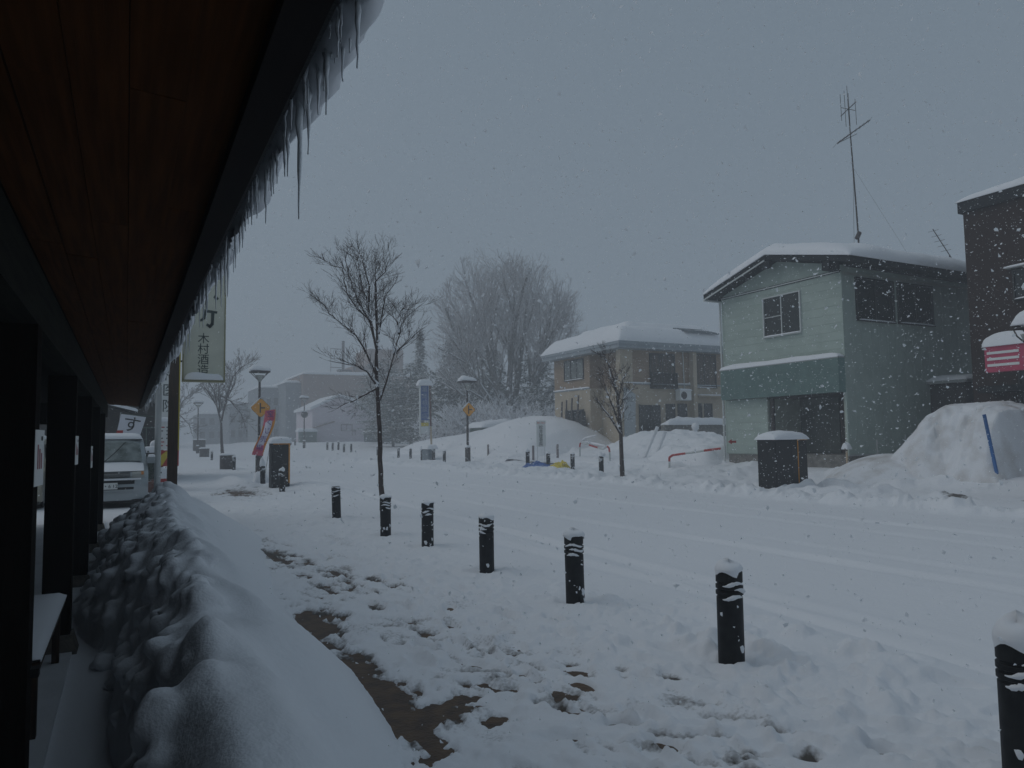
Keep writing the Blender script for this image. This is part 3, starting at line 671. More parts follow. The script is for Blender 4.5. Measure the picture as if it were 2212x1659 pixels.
# second hanging sign behind the post
h2 = thing('hanging_sign', 'narrow white clinic sign half hidden behind the wooden post', 'clinic sign', (1.75, 30, 2.5))
MB().box(1.08, 1.70, 30, 30.15, 2.55, 5.6).build('panel', 'white_board', h2)
MB().box(1.02, 1.078, 29.98, 30.17, 2.5, 4.6).build('frame_bar', 'dark_frame', h2)
MB().tube([(1.05, 30.08, 0), (1.05, 30.08, 2.5)], .04, 8).build('pole', 'alu', h2)
for i, ch in enumerate('科医院'): text(ch, .50, 'ink_green', h2, (1.36, 29.995, 4.15-i*.58))
# poster stand
pst = thing('poster_board', 'white price board over red and yellow posters beside the wooden post', 'sign board', (1.6, 29, 0))
MB().box(.95, 1.66, 29.0, 29.2, 1.42, 2.42).build('board', 'white_board', pst)
MB().box(.95, 1.66, 29.0, 29.2, .84, 1.40).build('poster', 'red', pst)
q_ = MB(); q_.prism([(.96, .84), (1.12, .86), (1.42, 1.38), (1.24, 1.36), (1.05, 1.2)], 'y', 28.99, 28.998); q_.build('poster_flash', 'yellow', pst)
for r0 in range(6):
    for c0 in range(3):
        if (r0*3+c0) % 5 == 4: continue
        MB().box(1.04+c0*.2, 1.14+c0*.2+.04*((r0+c0) % 2), 28.99, 28.998, 1.55+r0*.13, 1.585+r0*.13).build('lettering', 'red' if (r0 == 0 or c0 == 0 and r0 % 2) else 'ink', pst)
MB().cap(.9, 1.7, 28.95, 29.25, 2.42, .14, seed=8).build('snow_cap', 'snow_soft', pst, smooth=True)
MB().box(.98, 1.03, 29.05, 29.12, -.1, .84).build('leg', 'alu', pst); MB().box(1.58, 1.63, 29.05, 29.12, -.1, .84).build('leg', 'alu', pst)
rb = thing('crate', 'red crate under a snow cushion below the poster board', 'crate', (1.45, 28.4, 0))
MB().box(.95, 1.45, 28.1, 28.6, -.02, .46).build('box', 'red', rb)
MB().cap(.88, 1.5, 28.05, 28.65, .46, .34, seed=3).build('snow_cap', 'snow', rb, smooth=True)
# dark shop house behind
dh = thing('dark_house', 'low dark house behind the silver van with snow on its awning', 'house', (-2, 36, 0))
MB().box(-8, 1.45, 36, 43, -.2, 4.6).build('wall', 'dark_wall', dh)
MB().prism([(-4.4, 4.22), (.36, 2.92), (.36, 2.98), (-4.4, 4.28)], 'y', 34.9, 36).build('verge', 'roof_dark', dh)
MB().prism([(-4.4, 4.28), (.38, 2.98), (.40, 3.06), (.30, 3.13), (-4.4, 4.40)], 'y', 34.85, 36).build('verge_snow', 'snow_soft', dh)
MB().cap(-8.3, 1.7, 35.8, 43.3, 4.6, .5, seed=6, res=.5).build('roof_snow', 'snow_soft', dh, smooth=True)
for i in range(14): MB().box(-8, 1.45, 35.975, 36.0, .3+i*.18, .46+i*.18).build('siding_board', 'dark_wall', dh)
window(dh, 'y', .3, 1.2, .9, 2.3, 35.97, frame='green_shed', pane='glass', cols=2)
window(dh, 'y', -4.5, -2.9, .9, 2.3, 35.97, frame='dark_frame', cols=2)
# cloth banner sign
cb = thing('banner', 'tilted white cloth banner with one black brush character above the van', 'banner', (.15, 30.5, 1.9))
def quadcloth(pts, th, y, name, m, parent):
    mb = MB(); mb.prism(pts, 'y', y, y+th); return mb.build(name, m, parent)
quadcloth([(-.36, 1.93), (.42, 1.90), (.62, 2.62), (-.20, 2.74)], .02, 30.5, 'cloth', 'cloth_white', cb)
text('す', .62, 'ink', cb, (.14, 30.49, 2.32), rot=-.2)
quadcloth([(-.35, 1.96), (-.14, 1.96), (-.12, 2.14), (-.33, 2.14)], .004, 30.49, 'seal', 'red', cb)
MB().tube([(-.42, 30.55, -.1), (-.22, 30.55, 2.8)], .012, 6).build('pole', 'alu', cb); MB().tube([(-.22, 30.55, 2.75), (1.1, 30.55, 2.62)], .012, 6).build('pole', 'green_shed', cb)
MB().tube([(1.08, 30.55, -.1), (1.08, 30.55, 2.65)], .02, 6).build('pole', 'alu', cb)
# potted shrub row
for i, (x, y, s) in enumerate([(.72, 28.2, .42), (1.0, 29.6, .36)]):
    pt = thing('potted_plant', ['snow topped potted shrub right of the silver van', 'small snow topped pot plant next to the grey pole'][i], 'plant', (x, y, 0))
    MB().lathe([(.14, 0), (.2, .35)], 12, (x, y)).build('pot', 'rust_pole', pt)
    q = random.Random(i); mb = MB()
    for j in range(160):
        p = Vector((q.gauss(0, .17), q.gauss(0, .17), abs(q.gauss(.4, .25))))+Vector((x, y, .4)); a = q.uniform(0, 6.3); u = Vector((math.cos(a), math.sin(a), q.uniform(-.5, .5)))*.06
        mb.add([p, p+u, p+u+Vector((0, 0, .05)), p+Vector((0, 0, .05))], [(0, 1, 2, 3)])
    mb.build('leaves', 'needles', pt); MB().cap(x-.26, x+.26, y-.22, y+.22, 1.35+.2*i, .2, seed=i).build('snow_cap', 'snow_soft', pt, smooth=True)

# ------------------------------------------------------------------ vehicles
def vehicle(name, label, x, y, w_, paint, group=None, seed=0, sg='frost_glass'):
    """minivan facing -y, built at (x,y)"""
    t = thing(name, label, 'van' if 'van' in name else 'car', (x, y, 0), group)
    hw = w_/2
    prof = [(0.02, .20), (0.0, .32), (-.02, .55), (.03, .72), (.10, .86), (.20, .92), (.62, 1.06), (.80, 1.12), (1.02, 1.38), (1.32, 1.72), (1.50, 1.80), (1.9, 1.87), (3.9, 1.87), (4.25, 1.78), (4.42, 1.1), (4.46, .5), (4.42, .22)]
    nx = 12; V = []
    for (py, pz) in prof:
        wz = hw*(1-.14*max(0, pz-1.05)/.8)
        for i in range(nx+1):
            u = -1+2*i/nx; e = abs(u)**3.2
            yy = py+(.20*e if py < 2.2 else -.12*e)*(1 if pz < 1.2 else .7); zz = pz-(.05*abs(u)**4 if pz > 1.0 else 0)
            V.append((x+u*wz, y+yy, zz))
    n = len(prof); F = []
    for j in range(n-1):
        for i in range(nx): a = j*(nx+1)+i; F.append((a, a+nx+1, a+nx+2, a+1))
    side0 = [j*(nx+1) for j in range(n)]; F.append(tuple(side0)); F.append(tuple([j*(nx+1)+nx for j in range(n)][::-1])); F.append((0, nx, (n-1)*(nx+1)+nx, (n-1)*(nx+1)))
    MB().add(V, F).build('body', paint, t, smooth=2)
    def patch(name, z0, z1, u0, u1, m, off, k=8, parent=t):
        # strip of front surface between heights
        ys = [p[0] for p in prof[:12]]; zs = [p[1] for p in prof[:12]]
        V = []; 
        zz_ = np.linspace(z0, z1, 7)
        for z_ in zz_:
            py = float(np.interp(z_, zs, ys)); wz = hw*(1-.14*max(0, z_-1.05)/.8)
            for i in range(k+1):
                u = u0+(u1-u0)*i/k; e = abs(u)**3.2
                V.append((x+u*wz, y+py+.20*e*(1 if z_ < 1.2 else .7)-off, z_-(.05*abs(u)**4 if z_ > 1.0 else 0)+off*.5))
        m_ = k+1; F = [(j*m_+i, j*m_+i+1, (j+1)*m_+i+1, (j+1)*m_+i) for j in range(6) for i in range(k)]
        return MB().add(V, F).build(name, m, parent, smooth=True)
    patch('windscreen', 1.20, 1.74, -.86, .86, 'frost_glass', .012)
    patch('bonnet_snow', .93, 1.15, -.88, .88, 'snow_soft', .03)
    gr = patch('grille', .80, .905, -.50, .50, 'plastic_black', .012)
    for q in range(4): MB().box(x-.46*hw/.85, x+.46*hw/.85, y+.0, y+.035, .815+.022*q, .822+.022*q).build('grille_bar', 'alu', gr)
    for s in (-1, 1):
        hl = patch('headlight', .77, .965, *( (.55, .90) if s > 0 else (-.90, -.55)), 'lamp_glass', .014)
        patch('indicator', .84, .92, *((.80, .87) if s > 0 else (-.87, -.80)), 'amber', .02, 4, hl)
    patch('bumper', .42, .74, -.97, .97, paint, .035)
    patch('air_intake', .60, .69, -.62, .62, 'plastic_black', .045)
    patch('bumper_snow', .70, .745, -.55, .8, 'snow_soft', .05)
    patch('lower_grille', .46, .52, -.55, .6, 'plastic_black', .045)
    pl = MB().box(x-.02-.165, x-.02+.165, y-.085, y-.06, .50, .665).build('number_plate', 'white_board', t)
    text('・6 12', .12, 'ink_green', pl, (x-.02, y-.088, .575))
    MB().box(x-hw+.05, x+hw-.05, y+.05, y+4.3, .14, .22).build('underbody', 'plastic_black', t)
    for (wx, wy) in ((-1, .85), (1, .85), (-1, 3.6), (1, 3.6)):
        pts = [(x+wx*(hw-.2), y+wy, .31), (x+wx*(hw-.005), y+wy, .31)]
        wh = MB().tube(pts, .31, 20).build('wheel', 'rubber', t); MB().tube([(x+wx*(hw-.1), y+wy, .31), (x+wx*(hw+.006), y+wy, .31)], .19, 14).build('rim', 'alu', wh)
    for s in (-1, 1):
        # side glass follows the leaning upper body
        def sx(z_): return x+s*(hw*(1-.14*max(0, z_-1.05)/.8)+.006)
        for (a0, a1, b0, b1) in ((1.12, 1.48, 1.95, 1.75), (1.85, 1.85, 2.9, 2.9), (3.0, 3.0, 4.1, 3.95)):
            V = [(sx(1.15), y+a0, 1.15), (sx(1.15), y+b0, 1.15), (sx(1.68), y+b1, 1.68), (sx(1.68), y+a1+.05, 1.68)]
            MB().add(V, [(0, 1, 2, 3)]).build('side_window', sg, t)
        MB().box(min(x+s*(hw-.03), x+s*(hw+.18)), max(x+s*(hw-.03), x+s*(hw+.18)), y+.98, y+1.10, 1.12, 1.30).build('mirror', 'plastic_black' if s < 0 else paint, t)
        MB().cap(min(x+s*(hw), x+s*(hw+.18)), max(x+s*(hw), x+s*(hw+.18)), y+.97, y+1.11, 1.30, .06, seed=s).build('mirror_snow', 'snow_soft', t, smooth=True)
    MB().tube([(x-.18, y+.80, 1.20), (x+.05, y+.98, 1.42), (x+.30, y+1.24, 1.71)], .011, 5).build('wiper', 'plastic_black', t)
    MB().cap(x-hw*.84, x+hw*.84, y+1.42, y+4.2, 1.80, .14, seed=seed, lo=.03).build('roof_snow', 'snow_soft', t, smooth=True)
    return t
vehicle('parked_van', 'silver minivan with frosted windscreen facing the camera beyond the pillars', -.33, 21.8, 1.72, 'silver_paint')
vehicle('parked_car', 'pale beige car half hidden between the two nearest pillars', -2.72, 22.4, 1.62, 'beige_paint', seed=3, sg='glass')

# ------------------------------------------------------------------ bollards
def bollard_parts(seed, capz, tilt=0, stuck=True):
    o = bpy.data.objects.new('bollard', None); COL.objects.link(o)
    h = .70; r = .095
    prof = [(r, -.15), (r, .50), (r-.008, .505), (r-.008, .515), (r+.004, .52), (r+.004, .545), (r-.008, .55), (r-.008, .56), (r+.004, .565), (r+.004, .59), (r-.008, .595), (r-.008, .605), (r+.002, .61), (r+.002, h-.015), (r-.012, h)]
    MB().lathe(prof, 28).build('body', 'black_metal', o, smooth=2, local=True)
    # snow hat
    q = random.Random(seed); ph = q.uniform(0, 6)
    V = []; n = 24; lev = 8
    for k in range(lev+1):
        t = k/lev; rr = (r+.012)*math.sqrt(max(0, 1-t**2.4))*(.93 if k == 0 else 1)
        for j in range(n):
            a = 2*math.pi*j/n; w_ = 1+.07*math.sin(2*a+ph)+.05*math.sin(3*a+ph*2)
            V.append((rr*w_*math.cos(a), rr*w_*math.sin(a), h-.01+capz*t*(1+.25*math.cos(a-ph)*(t))-(0.02*(1+math.sin(a*3+ph)) if k == 0 else 0)))
    F = [(k*n+j, k*n+(j+1) % n, (k+1)*n+(j+1) % n, (k+1)*n+j) for k in range(lev) for j in range(n)]+[tuple(range(lev*n, (lev+1)*n))]
    MB().add(V, F).build('snow_cap', 'snow_soft', o, smooth=True, local=True)
    if stuck:   # rime caught on the rings and blown against the shaft
        mb = MB()
        for zr, w0 in ((.605, .9), (.56, .6), (.51, .5)):
            a0 = q.uniform(3.0, 4.2); a1 = a0+q.uniform(.8, 2.4)*w0+.5; m = 12; pts = []; rad = []
            for i in range(m+1):
                t = i/m; a = a0+(a1-a0)*t; pts.append(((r+.004)*math.cos(a), (r+.004)*math.sin(a), zr-.006+.012*math.sin(a*3+ph))); rad.append(.003+.013*math.sin(math.pi*t)*(.6+.8*q.random()))
            mb.tube(pts, rad, 6)
        for i in range(q.choice([2, 4, 7, 10])):
            a = q.uniform(2.6, 6.4); z_ = q.uniform(.03, .20) if i % 3 else q.uniform(.2, .6); s = q.uniform(.008, .026)*(1 if z_ < .2 else .45)
            c = Vector(((r-.002)*math.cos(a), (r-.002)*math.sin(a), z_))
            V = []; 
            for k in range(4):
                for j in range(7):
                    th = 2*math.pi*j/7; ph2 = k/3*math.pi/2; rr = s*math.cos(ph2)*(1+.3*math.sin(j*2.3+i))
                    tang = Vector((-math.sin(a), math.cos(a), 0)); nor = Vector((math.cos(a), math.sin(a), 0))
                    V.append(tuple(c+tang*rr*math.cos(th)+Vector((0, 0, 1))*rr*math.sin(th)*1.6+nor*s*.4*math.sin(ph2)))
            F = [(k*7+j, k*7+(j+1) % 7, (k+1)*7+(j+1) % 7, (k+1)*7+j) for k in range(3) for j in range(7)]
            mb.add(V, F)
        setp(mb.build('stuck_snow', 'snow_soft', o, smooth=True, local=True), kind='stuff')
    return o
near = [(3.80, 2.10, .12, 0, 'bollard with a tall snow cap, cut by the right edge of the photo'),
        (3.98, 4.21, .075, 0, 'bollard standing in the churned ploughed snow, second nearest'),
        (4.05, 6.46, .07, 0, 'third nearest bollard, leaning lump of snow on its rings'),
        (4.12, 8.68, .045, 0, 'fourth nearest bollard in the pavement row, flat snow cap'),
        (4.26, 11.15, .03, 0, 'fifth nearest bollard in the pavement row, thin snow cap'),
        (4.12, 12.86, .05, 0, 'bollard right in front of the large bare tree trunk'),
        (4.1, 16.25, .005, .04, 'slightly tilted bollard left of the large bare tree'),
        (4.60, 25.4, .10, .02, 'bollard directly in front of the black cabinet with orange edge'),
        (4.75, 30.3, .30, .02, 'bollard under a tall snow hat left of the orange edged cabinet')]
G1 = 'black ringed bollards along the near pavement'; G2 = 'black bollards along the far pavement'; G3 = 'far bollards near the pink house'
for i, (x, y, cz_, tl, lb) in enumerate(near):
    o = bollard_parts(i*3+1, cz_); o.location = (x, y, gz(x, y)-.0 if y > 5 else (gz(x, y)-.02 if y > 3 else .0)); setp(o, lb, 'bollard', G1)
    o.rotation_euler = (rnd.uniform(-.012, .012), -tl+rnd.uniform(-.014, .014), rnd.uniform(-.5, .5))
protos = [bollard_parts(90+i, [.10, .06, .14][i]) for i in range(3)]
far = [(5.63, 46.4, G1, 'single thin bollard beyond the cabinet, right of the fat post'), (6.66, 70., G1, 'tiny bollard far up the left side of the street'),
       (19.6, 63.4, G2, 'bollard behind the trunk of the large bare tree'), (19.2, 56.6, G2, 'bollard right of the big trunk on the far side'), (19.1, 53.5, G2, 'bollard just left of the tarpaulin wrapped planter'),
       (18.6, 49.7, G2, 'bollard at the left end of the wrapped planter'), (18.9, 48.2, G2, 'bollard at the right end of the wrapped planter'), (18.3, 44.8, G2, 'snow capped bollard between the planter and the lamp post'),
       (17.85, 32.7, G2, 'bollard at the left end of the blue tarpaulin'), (18.4, 31.6, G2, 'rime covered whitish bollard behind the blue tarpaulin'), (18.8, 30.0, G2, 'bollard between the yellow sheet and the thin snowy tree'),
       (17.3, 25.4, G2, 'bollard just left of the thin snowy street tree'),
       (19.73, 82.4, G3, 'leftmost of the five small bollards before the pink house'), (19.8, 80.3, G3, 'second from left of the five small bollards'), (20.2, 79.4, G3, 'middle one of the five small bollards'),
       (19.65, 75., G3, 'fourth of the five small bollards before the pink house'), (19.9, 73.2, G3, 'rightmost of the five small bollards'), (19.6, 102.4, G3, 'left one of a tiny far pair of bollards by the round lamp'), (19.8, 100.5, G3, 'right one of a tiny far pair of bollards by the round lamp')]
for i, (x, y, g, lb) in enumerate(far):
    src = protos[i % 3]; o = src if i < 3 else copy_tree(src)
    o.location = (x, y, gz(x, y)-.02); o.rotation_euler.z = rnd.uniform(-1, 1); s = 1.15 if y > 70 else 1.05; o.scale = (s, s, s*1.05); setp(o, lb, 'bollard', g)
# fat posts and cabinets on the left
def sleeve(x, y, r, h, label, cap_=.12):
    t = thing('tree_guard', label, 'post guard', (x, y, gz(x, y)), 'short thick dark posts on the near pavement')
    z = gz(x, y); MB().lathe([(r, z-.1), (r, z+h-.03), (r*.9, z+h)], 16, (x, y)).build('body', 'dark_steel', t, smooth=2); MB().cap(x-r*1.1, x+r*1.1, y-r*1.1, y+r*1.1, z+h, cap_, seed=x, p=1.6).build('snow_cap', 'snow_soft', t, smooth=True)
for a in [(5.43, 48.2, .40, .85, 'thick dark drum post right of the far bare tree'), (6.78, 78.5, .45, .8, 'dark post box at the foot of the third lamp'), (7.7, 96, .7, 1.3, 'farthest dark utility box on the left side')]: sleeve(*a)
def vein_posts():
    P0 = None
    spots = [(22.9, 56.7, 'thin grey marker post behind the snow capped bollard'), (22.55, 53., 'thin grey marker post left of the lamp'), (22.9, 50.8, 'thin grey marker post just right of the lamp pole'), (20.45, 42.7, 'lone thin grey marker post between lamp and white sign'), (19.95, 35.9, 'thin grey marker post left of the white sign legs'), (21.1, 35.2, 'thin grey marker post right of the white sign legs')]
    for i, (x, y, lb) in enumerate(spots):
        z = gz(x, y)
        if P0 is None:
            me = MB().lathe([(.065, -.1), (.065, .78), (.05, .8)], 12).build('marker_post', 'rust_grey', None, smooth=2, local=True); P0 = me
        else:
            me = bpy.data.objects.new('marker_post', P0.data); COL.objects.link(me)
        me.location = (x, y, z); setp(me, lb, 'post', 'thin grey marker posts at the lot edge')
M['rust_grey'] = mat('rust_grey', (.20, .17, .175), .7)
vein_posts()

def cabinet(label, x0, x1, y0, y1, z0, h, capt, trim, seed):
    t = thing('utility_cabinet', label, 'cabinet', ((x0+x1)/2, (y0+y1)/2, z0))
    MB().box(x0, x1, y0, y1, z0-.1, z0+h).build('body', 'black_metal', t)
    MB().box(x0+.03, (x0+x1)/2-.006, y0-.015, y0, z0+.12, z0+h-.06).build('door', 'plastic_black', t)
    MB().box((x0+x1)/2+.006, x1-.03, y0-.015, y0, z0+.12, z0+h-.06).build('door', 'plastic_black', t)
    MB().cap(x0-.06, x1+.06, y0-.07, y1+.06, z0+h, capt, seed=seed, p=2.2, lump=.32).build('snow_cap', 'snow_soft', t, smooth=True)
    for (a, b, c, d) in trim: MB().box(a, b, y0-.028, y0-.016, c, d).build('trim_strip', 'orange_trim', t)
    return t
c1 = cabinet('tall black utility cabinet with orange edge on the near pavement', 4.57, 5.20, 27.3, 27.85, -.02, 1.62, .24, [(5.15, 5.20, .18, 1.6), (4.62, 5.15, 1.55, 1.6)], 1)
text('・', .12, 'white_board', c1, (4.75, 27.28, 1.3))
c2 = cabinet('wide black utility cabinet with snow cushion before the green house', 16.15, 17.42, 15.1, 15.75, .06, 1.47, .22, [(17.02, 17.05, .22, 1.52), (17.05, 17.42, 1.5, 1.53)], 5)
MB().cap(16.1, 17.5, 14.75, 15.12, .02, .28, seed=9, lump=.9, p=1.5).build('drift', 'snow_soft', c2, smooth=True)

# ------------------------------------------------------------------ street lamps and yellow signs
def lamp(name, label, x, y, z, H=5.75, yaw=0, sleeve_h=.95, hw=.52):
    t = thing(name, label, 'street lamp', (x, y, z), 'dark street lamps with snow covered arched hoods')
    MB().tube([(x, y, z-.1), (x, y, z+H-1.0)], [.085, .06], 12).build('pole', 'dark_steel', t, smooth=2)
    if sleeve_h: MB().lathe([(.17, z-.1), (.17, z+sleeve_h-.02), (.14, z+sleeve_h)], 4+12, (x, y)).build('base', 'dark_steel', t, smooth=2); MB().cap(x-.16, x+.16, y-.16, y+.16, z+sleeve_h, .14, seed=x, p=1.6).build('base_snow', 'snow_soft', t, smooth=True)
    # basket of struts holding an arched hood, axis along x
    zt = z+H-.55
    for sx in (-1, 1):
        for sy in (-1, 1): MB().tube([(x, y, z+H-1.05), (x+sx*.26, y+sy*.2, zt-.18), (x+sx*hw*.8, y+sy*.30, zt)], .018, 6).build('strut', 'dark_steel', t)
    MB().lathe([(.07, z+H-1.05), (.2, z+H-.8), (.24, z+H-.68)], 14, (x, y)).build('lantern', 'lamp_glass', t, smooth=2)
    V = []; n = 9
    for k in range(2):
        for i in range(n+1):
            a = math.pi*i/n; V.append((x+(-hw+.02 if k == 0 else hw-.02), y-.34*math.cos(a), zt+.02+.24*math.sin(a)))
    V += [(v[0], y+(v[1]-y)*.93, v[2]-.02) for v in V[:2*(n+1)]]
    m = n+1; F = [(i, i+1, m+i+1, m+i) for i in range(n)]+[(2*m+i, 3*m+i, 3*m+i+1, 2*m+i+1) for i in range(n)]
    F += [(i, 2*m+i, 2*m+i+1, i+1) for i in range(n)]+[(m+i, m+i+1, 3*m+i+1, 3*m+i) for i in range(n)]+[(0, m, 3*m, 2*m), (n, 2*m+n, 3*m+n, m+n)]
    MB().add(V, F).build('hood', 'dark_steel', t, smooth=2)
    for k in (-1, 1):
        MB().tube([(x+k*(hw-.03), y-.33, zt+.02), (x+k*(hw-.03), y+.33, zt+.02)], .014, 5).build('hood_bar', 'dark_steel', t)
    # snow on the hood
    V = []
    for k in range(7):
        u = -1+2*k/6; e = (1-abs(u)**6)**.4
        for i in range(n+1):
            a = math.pi*(.06+.88*i/n); s = .24*math.sin(a)+(.12+.05*math.sin(k+x))*e*math.sin(a)+.01
            V.append((x+u*hw, y-.35*math.cos(a), zt+.025+s))
    F = [(k*m+i, k*m+i+1, (k+1)*m+i+1, (k+1)*m+i) for k in range(6) for i in range(n)]+[tuple(range(m))[::-1], tuple(range(6*m, 7*m))]
    F.append(tuple([k*m for k in range(7)]+[k*m+n for k in range(6, -1, -1)]))
    MB().add(V, F).build('hood_snow', 'snow_soft', t, smooth=True)
    return t
def yellow_sign(label, x, y, z, s=.42, band=.1):
    t = thing('road_sign', label, 'road sign', (x, y, z), 'yellow diamond crossroads warning signs')
    def dia(q, y0, y1, name, m):
        c = q*.12; P = [(x-q+c, z-c), (x-q+c, z+c), (x-c, z+q-c), (x+c, z+q-c), (x+q-c, z+c), (x+q-c, z-c), (x+c, z-q+c), (x-c, z-q+c)]
        MB().prism(P, 'y', y0, y1).build(name, m, t)
    dia(s, y-.03, y-.012, 'plate', 'ink'); dia(s-.018, y-.034, y-.031, 'face', 'sign_yellow')
    for (a, b, c, d, k) in ((x-.035, x+.035, z-.26, z+.26, 0), (x+.036, x+.24, z-.035, z+.035, 0)):
        MB().box(a-.02, b-.02, y-.040, y-.036, c, d).build('symbol', 'ink', t)
    MB().box(x-.06, x+.06, y-.011, y+.06, z-.15, z-.1).build('clamp', 'dark_steel', t)
    mb = MB()
    q = random.Random(int(x*10))
    mb.tube([(x-s+.02, y-.02, z+.03), (x-s*.5, y-.02, z+s*.5+.03), (x-.01, y-.02, z+s+.015)], [.02, .05, .02], 8)
    mb.build('snow_edge', 'snow_soft', t, smooth=True)
    return t
lx, ly = 6.3, 41.6
lamp('street_lamp', 'lamp post carrying the left yellow diamond sign', lx, ly, gz(lx, ly), 5.9)
yellow_sign('left yellow diamond sign, behind the slanting pink banner', lx+.05, ly-.12, 4.28-.83, .55)
lx2, ly2 = 18.85, 42.3
lamp('street_lamp', 'lamp post carrying the right yellow diamond sign before the trees', lx2, ly2, gz(lx2, ly2), 5.55)
yellow_sign('right yellow diamond sign, in front of the snowy trees', lx2+.04, ly2-.12, 3.44, .47)
lamp('street_lamp', 'faint distant lamp post beyond the far bare tree on the left', 6.9, 88, gz(6.9, 88), 6.0, sleeve_h=.8)
lamp('street_lamp', 'small far lamp post in front of the pink house wall', 19.2, 92, gz(19.2, 92), 6.6, sleeve_h=.9)
rl = thing('round_mirror', 'small round traffic mirror on the far lamp pole by the pink house', 'mirror', (19.2, 91.8, 4.6))
MB().tube([(19.2, 91.9, 4.8), (19.2, 91.85, 4.8)], .42, 20).build('disc', 'dark_steel', rl); MB().cap(18.85, 19.55, 91.7, 91.95, 5.15, .12).build('snow_cap', 'snow_soft', rl, smooth=True)
l5 = lamp('street_lamp', 'lamp post at the right edge beside the pink sign', 18.75, 9.62, gz(18.75, 9.62), 4.45, sleeve_h=0, hw=.26)

# slanting advertising banner
nb = thing('advertising_banner', 'slanting pink and orange advertising banner before the left lamp', 'banner', (4.95, 31, 0))
def ribbon(u0, u1, v0, v1, off, name, m):
    V = []; n = 16
    for k in range(n+1):
        v = v0+(v1-v0)*k/n
        cx = 5.13-.42*v+.07*math.sin(v*5.0); zz = 2.93-1.82*v; wd = .42
        for u in (u0, u1):
            V.append((cx+(u-.5)*wd, 31.0+.08*math.sin(v*7+u*2)-off, zz+(u-.5)*.10*(1-v)+(-.04*(u-.5)) - 0.05*math.sin(v*9)*(u-.5)))
    F = [(2*k, 2*k+1, 2*k+3, 2*k+2) for k in range(n)]
    o = MB().add(V, F).build(name, m, nb, smooth=True); md = o.modifiers.new('thick', 'SOLIDIFY'); md.thickness = .004; return o
ribbon(0, 1, 0, 1, 0, 'cloth', 'banner_pink'); ribbon(.80, 1, 0, .98, .006, 'border', 'banner_orange'); ribbon(0, .1, .35, .95, .006, 'border', 'banner_orange')
ribbon(.17, .76, .03, .96, .010, 'centre_panel', 'banner_white')
for i, ch in enumerate('宝くじ売場'):
    v = .1+.185*i; text(ch, .27, 'purple', nb, (5.13-.42*v+.07*math.sin(v*5)-.01, 30.90+.08*math.sin(v*7+1)-.04, 2.93-1.82*v))
MB().tube([(4.90, 31.12, gz(4.9, 31)-.1), (5.36, 31.14, 3.05)], .016, 6).build('pole', 'alu', nb)
MB().cap(4.5, 5.1, 30.8, 31.4, gz(4.8, 31)-.05, .5, seed=4, p=1.4).build('drift', 'snow_soft', nb, smooth=True)

# ------------------------------------------------------------------ GREEN HOUSE
gh = thing('green_house', 'pale green two storey house with a teal slatted band over its entrance', 'house', (21.5, 19.5, 0))
X0 = 21.5; YA, YZ = 16.9, 22.55; XB = 31.0; zf, zt = .93, 7.22
MB().box(X0+.01, XB, YA+.01, YZ-.01, 4.0, zt).build('wall', 'pale_siding', gh)
MB().box(X0+.01, XB, 20.36, YZ-.01, .9, 4.0).build('wall', 'pale_siding', gh)
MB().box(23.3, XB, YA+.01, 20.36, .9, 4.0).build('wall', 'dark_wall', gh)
MB().box(X0+.03, XB-.1, YA+.03, YZ-.03, -.2, .93).build('foundation', 'concrete', gh)
# side return wall panel of the porch on the right face
MB().box(X0+.01, 23.3, YA+.01, YA+.12, .9, 4.0).build('wall', 'pale_siding', gh)
# siding boards, street front: y range pieces
def siding_x(y0, y1, z0, z1, x, m='green_siding', hh=.30):
    z = z0; c = 0
    while z < z1-.02:
        t_ = min(hh, z1-z); MB().box(x-.018, x, y0, y1, z+.0025, z+t_-.0025).build('siding_board', m, gh); z += hh
def siding_y(x0, x1, z0, z1, y, m='green_siding', wv=.455):
    x = x0
    while x < x1-.02:
        t_ = min(wv, x1-x); MB().box(x+.003, x+t_-.003, y-.018, y, z0, z1).build('siding_panel', m, gh); x += wv
siding_x(YA+.02, YZ, 4.25, 7.2, X0); siding_x(20.38, YZ, .93, 3.03, X0)
siding_y(X0, XB, .95, 7.1, YA)
MB().box(X0-.03, X0+.05, YA-.03, YA+.03, .93, 7.2).build('corner_trim', 'green_siding', gh)
MB().box(X0-.03, X0+.03, YZ-.03, YZ+.05, .93, 7.2).build('corner_trim', 'green_siding', gh)
MB().box(X0-.04, XB, YA-.04, YA-.0185, .90, .95).build('base_flashing', 'alu', gh)
# gable
MB().prism([(YA, 7.2), (YZ, 7.2), (YZ, 7.3), (19.64, 8.12), (YA, 7.42)], 'x', X0+.0, XB).build('gable_wall', 'green_siding', gh)
MB().box(X0-.06, X0+.0, YA, YZ, 7.16, 7.24).build('gable_trim', 'roof_dark', gh); MB().box(X0-.075, X0-.061, YA, YZ, 7.175, 7.215).build('gable_trim', 'trim_white', gh)
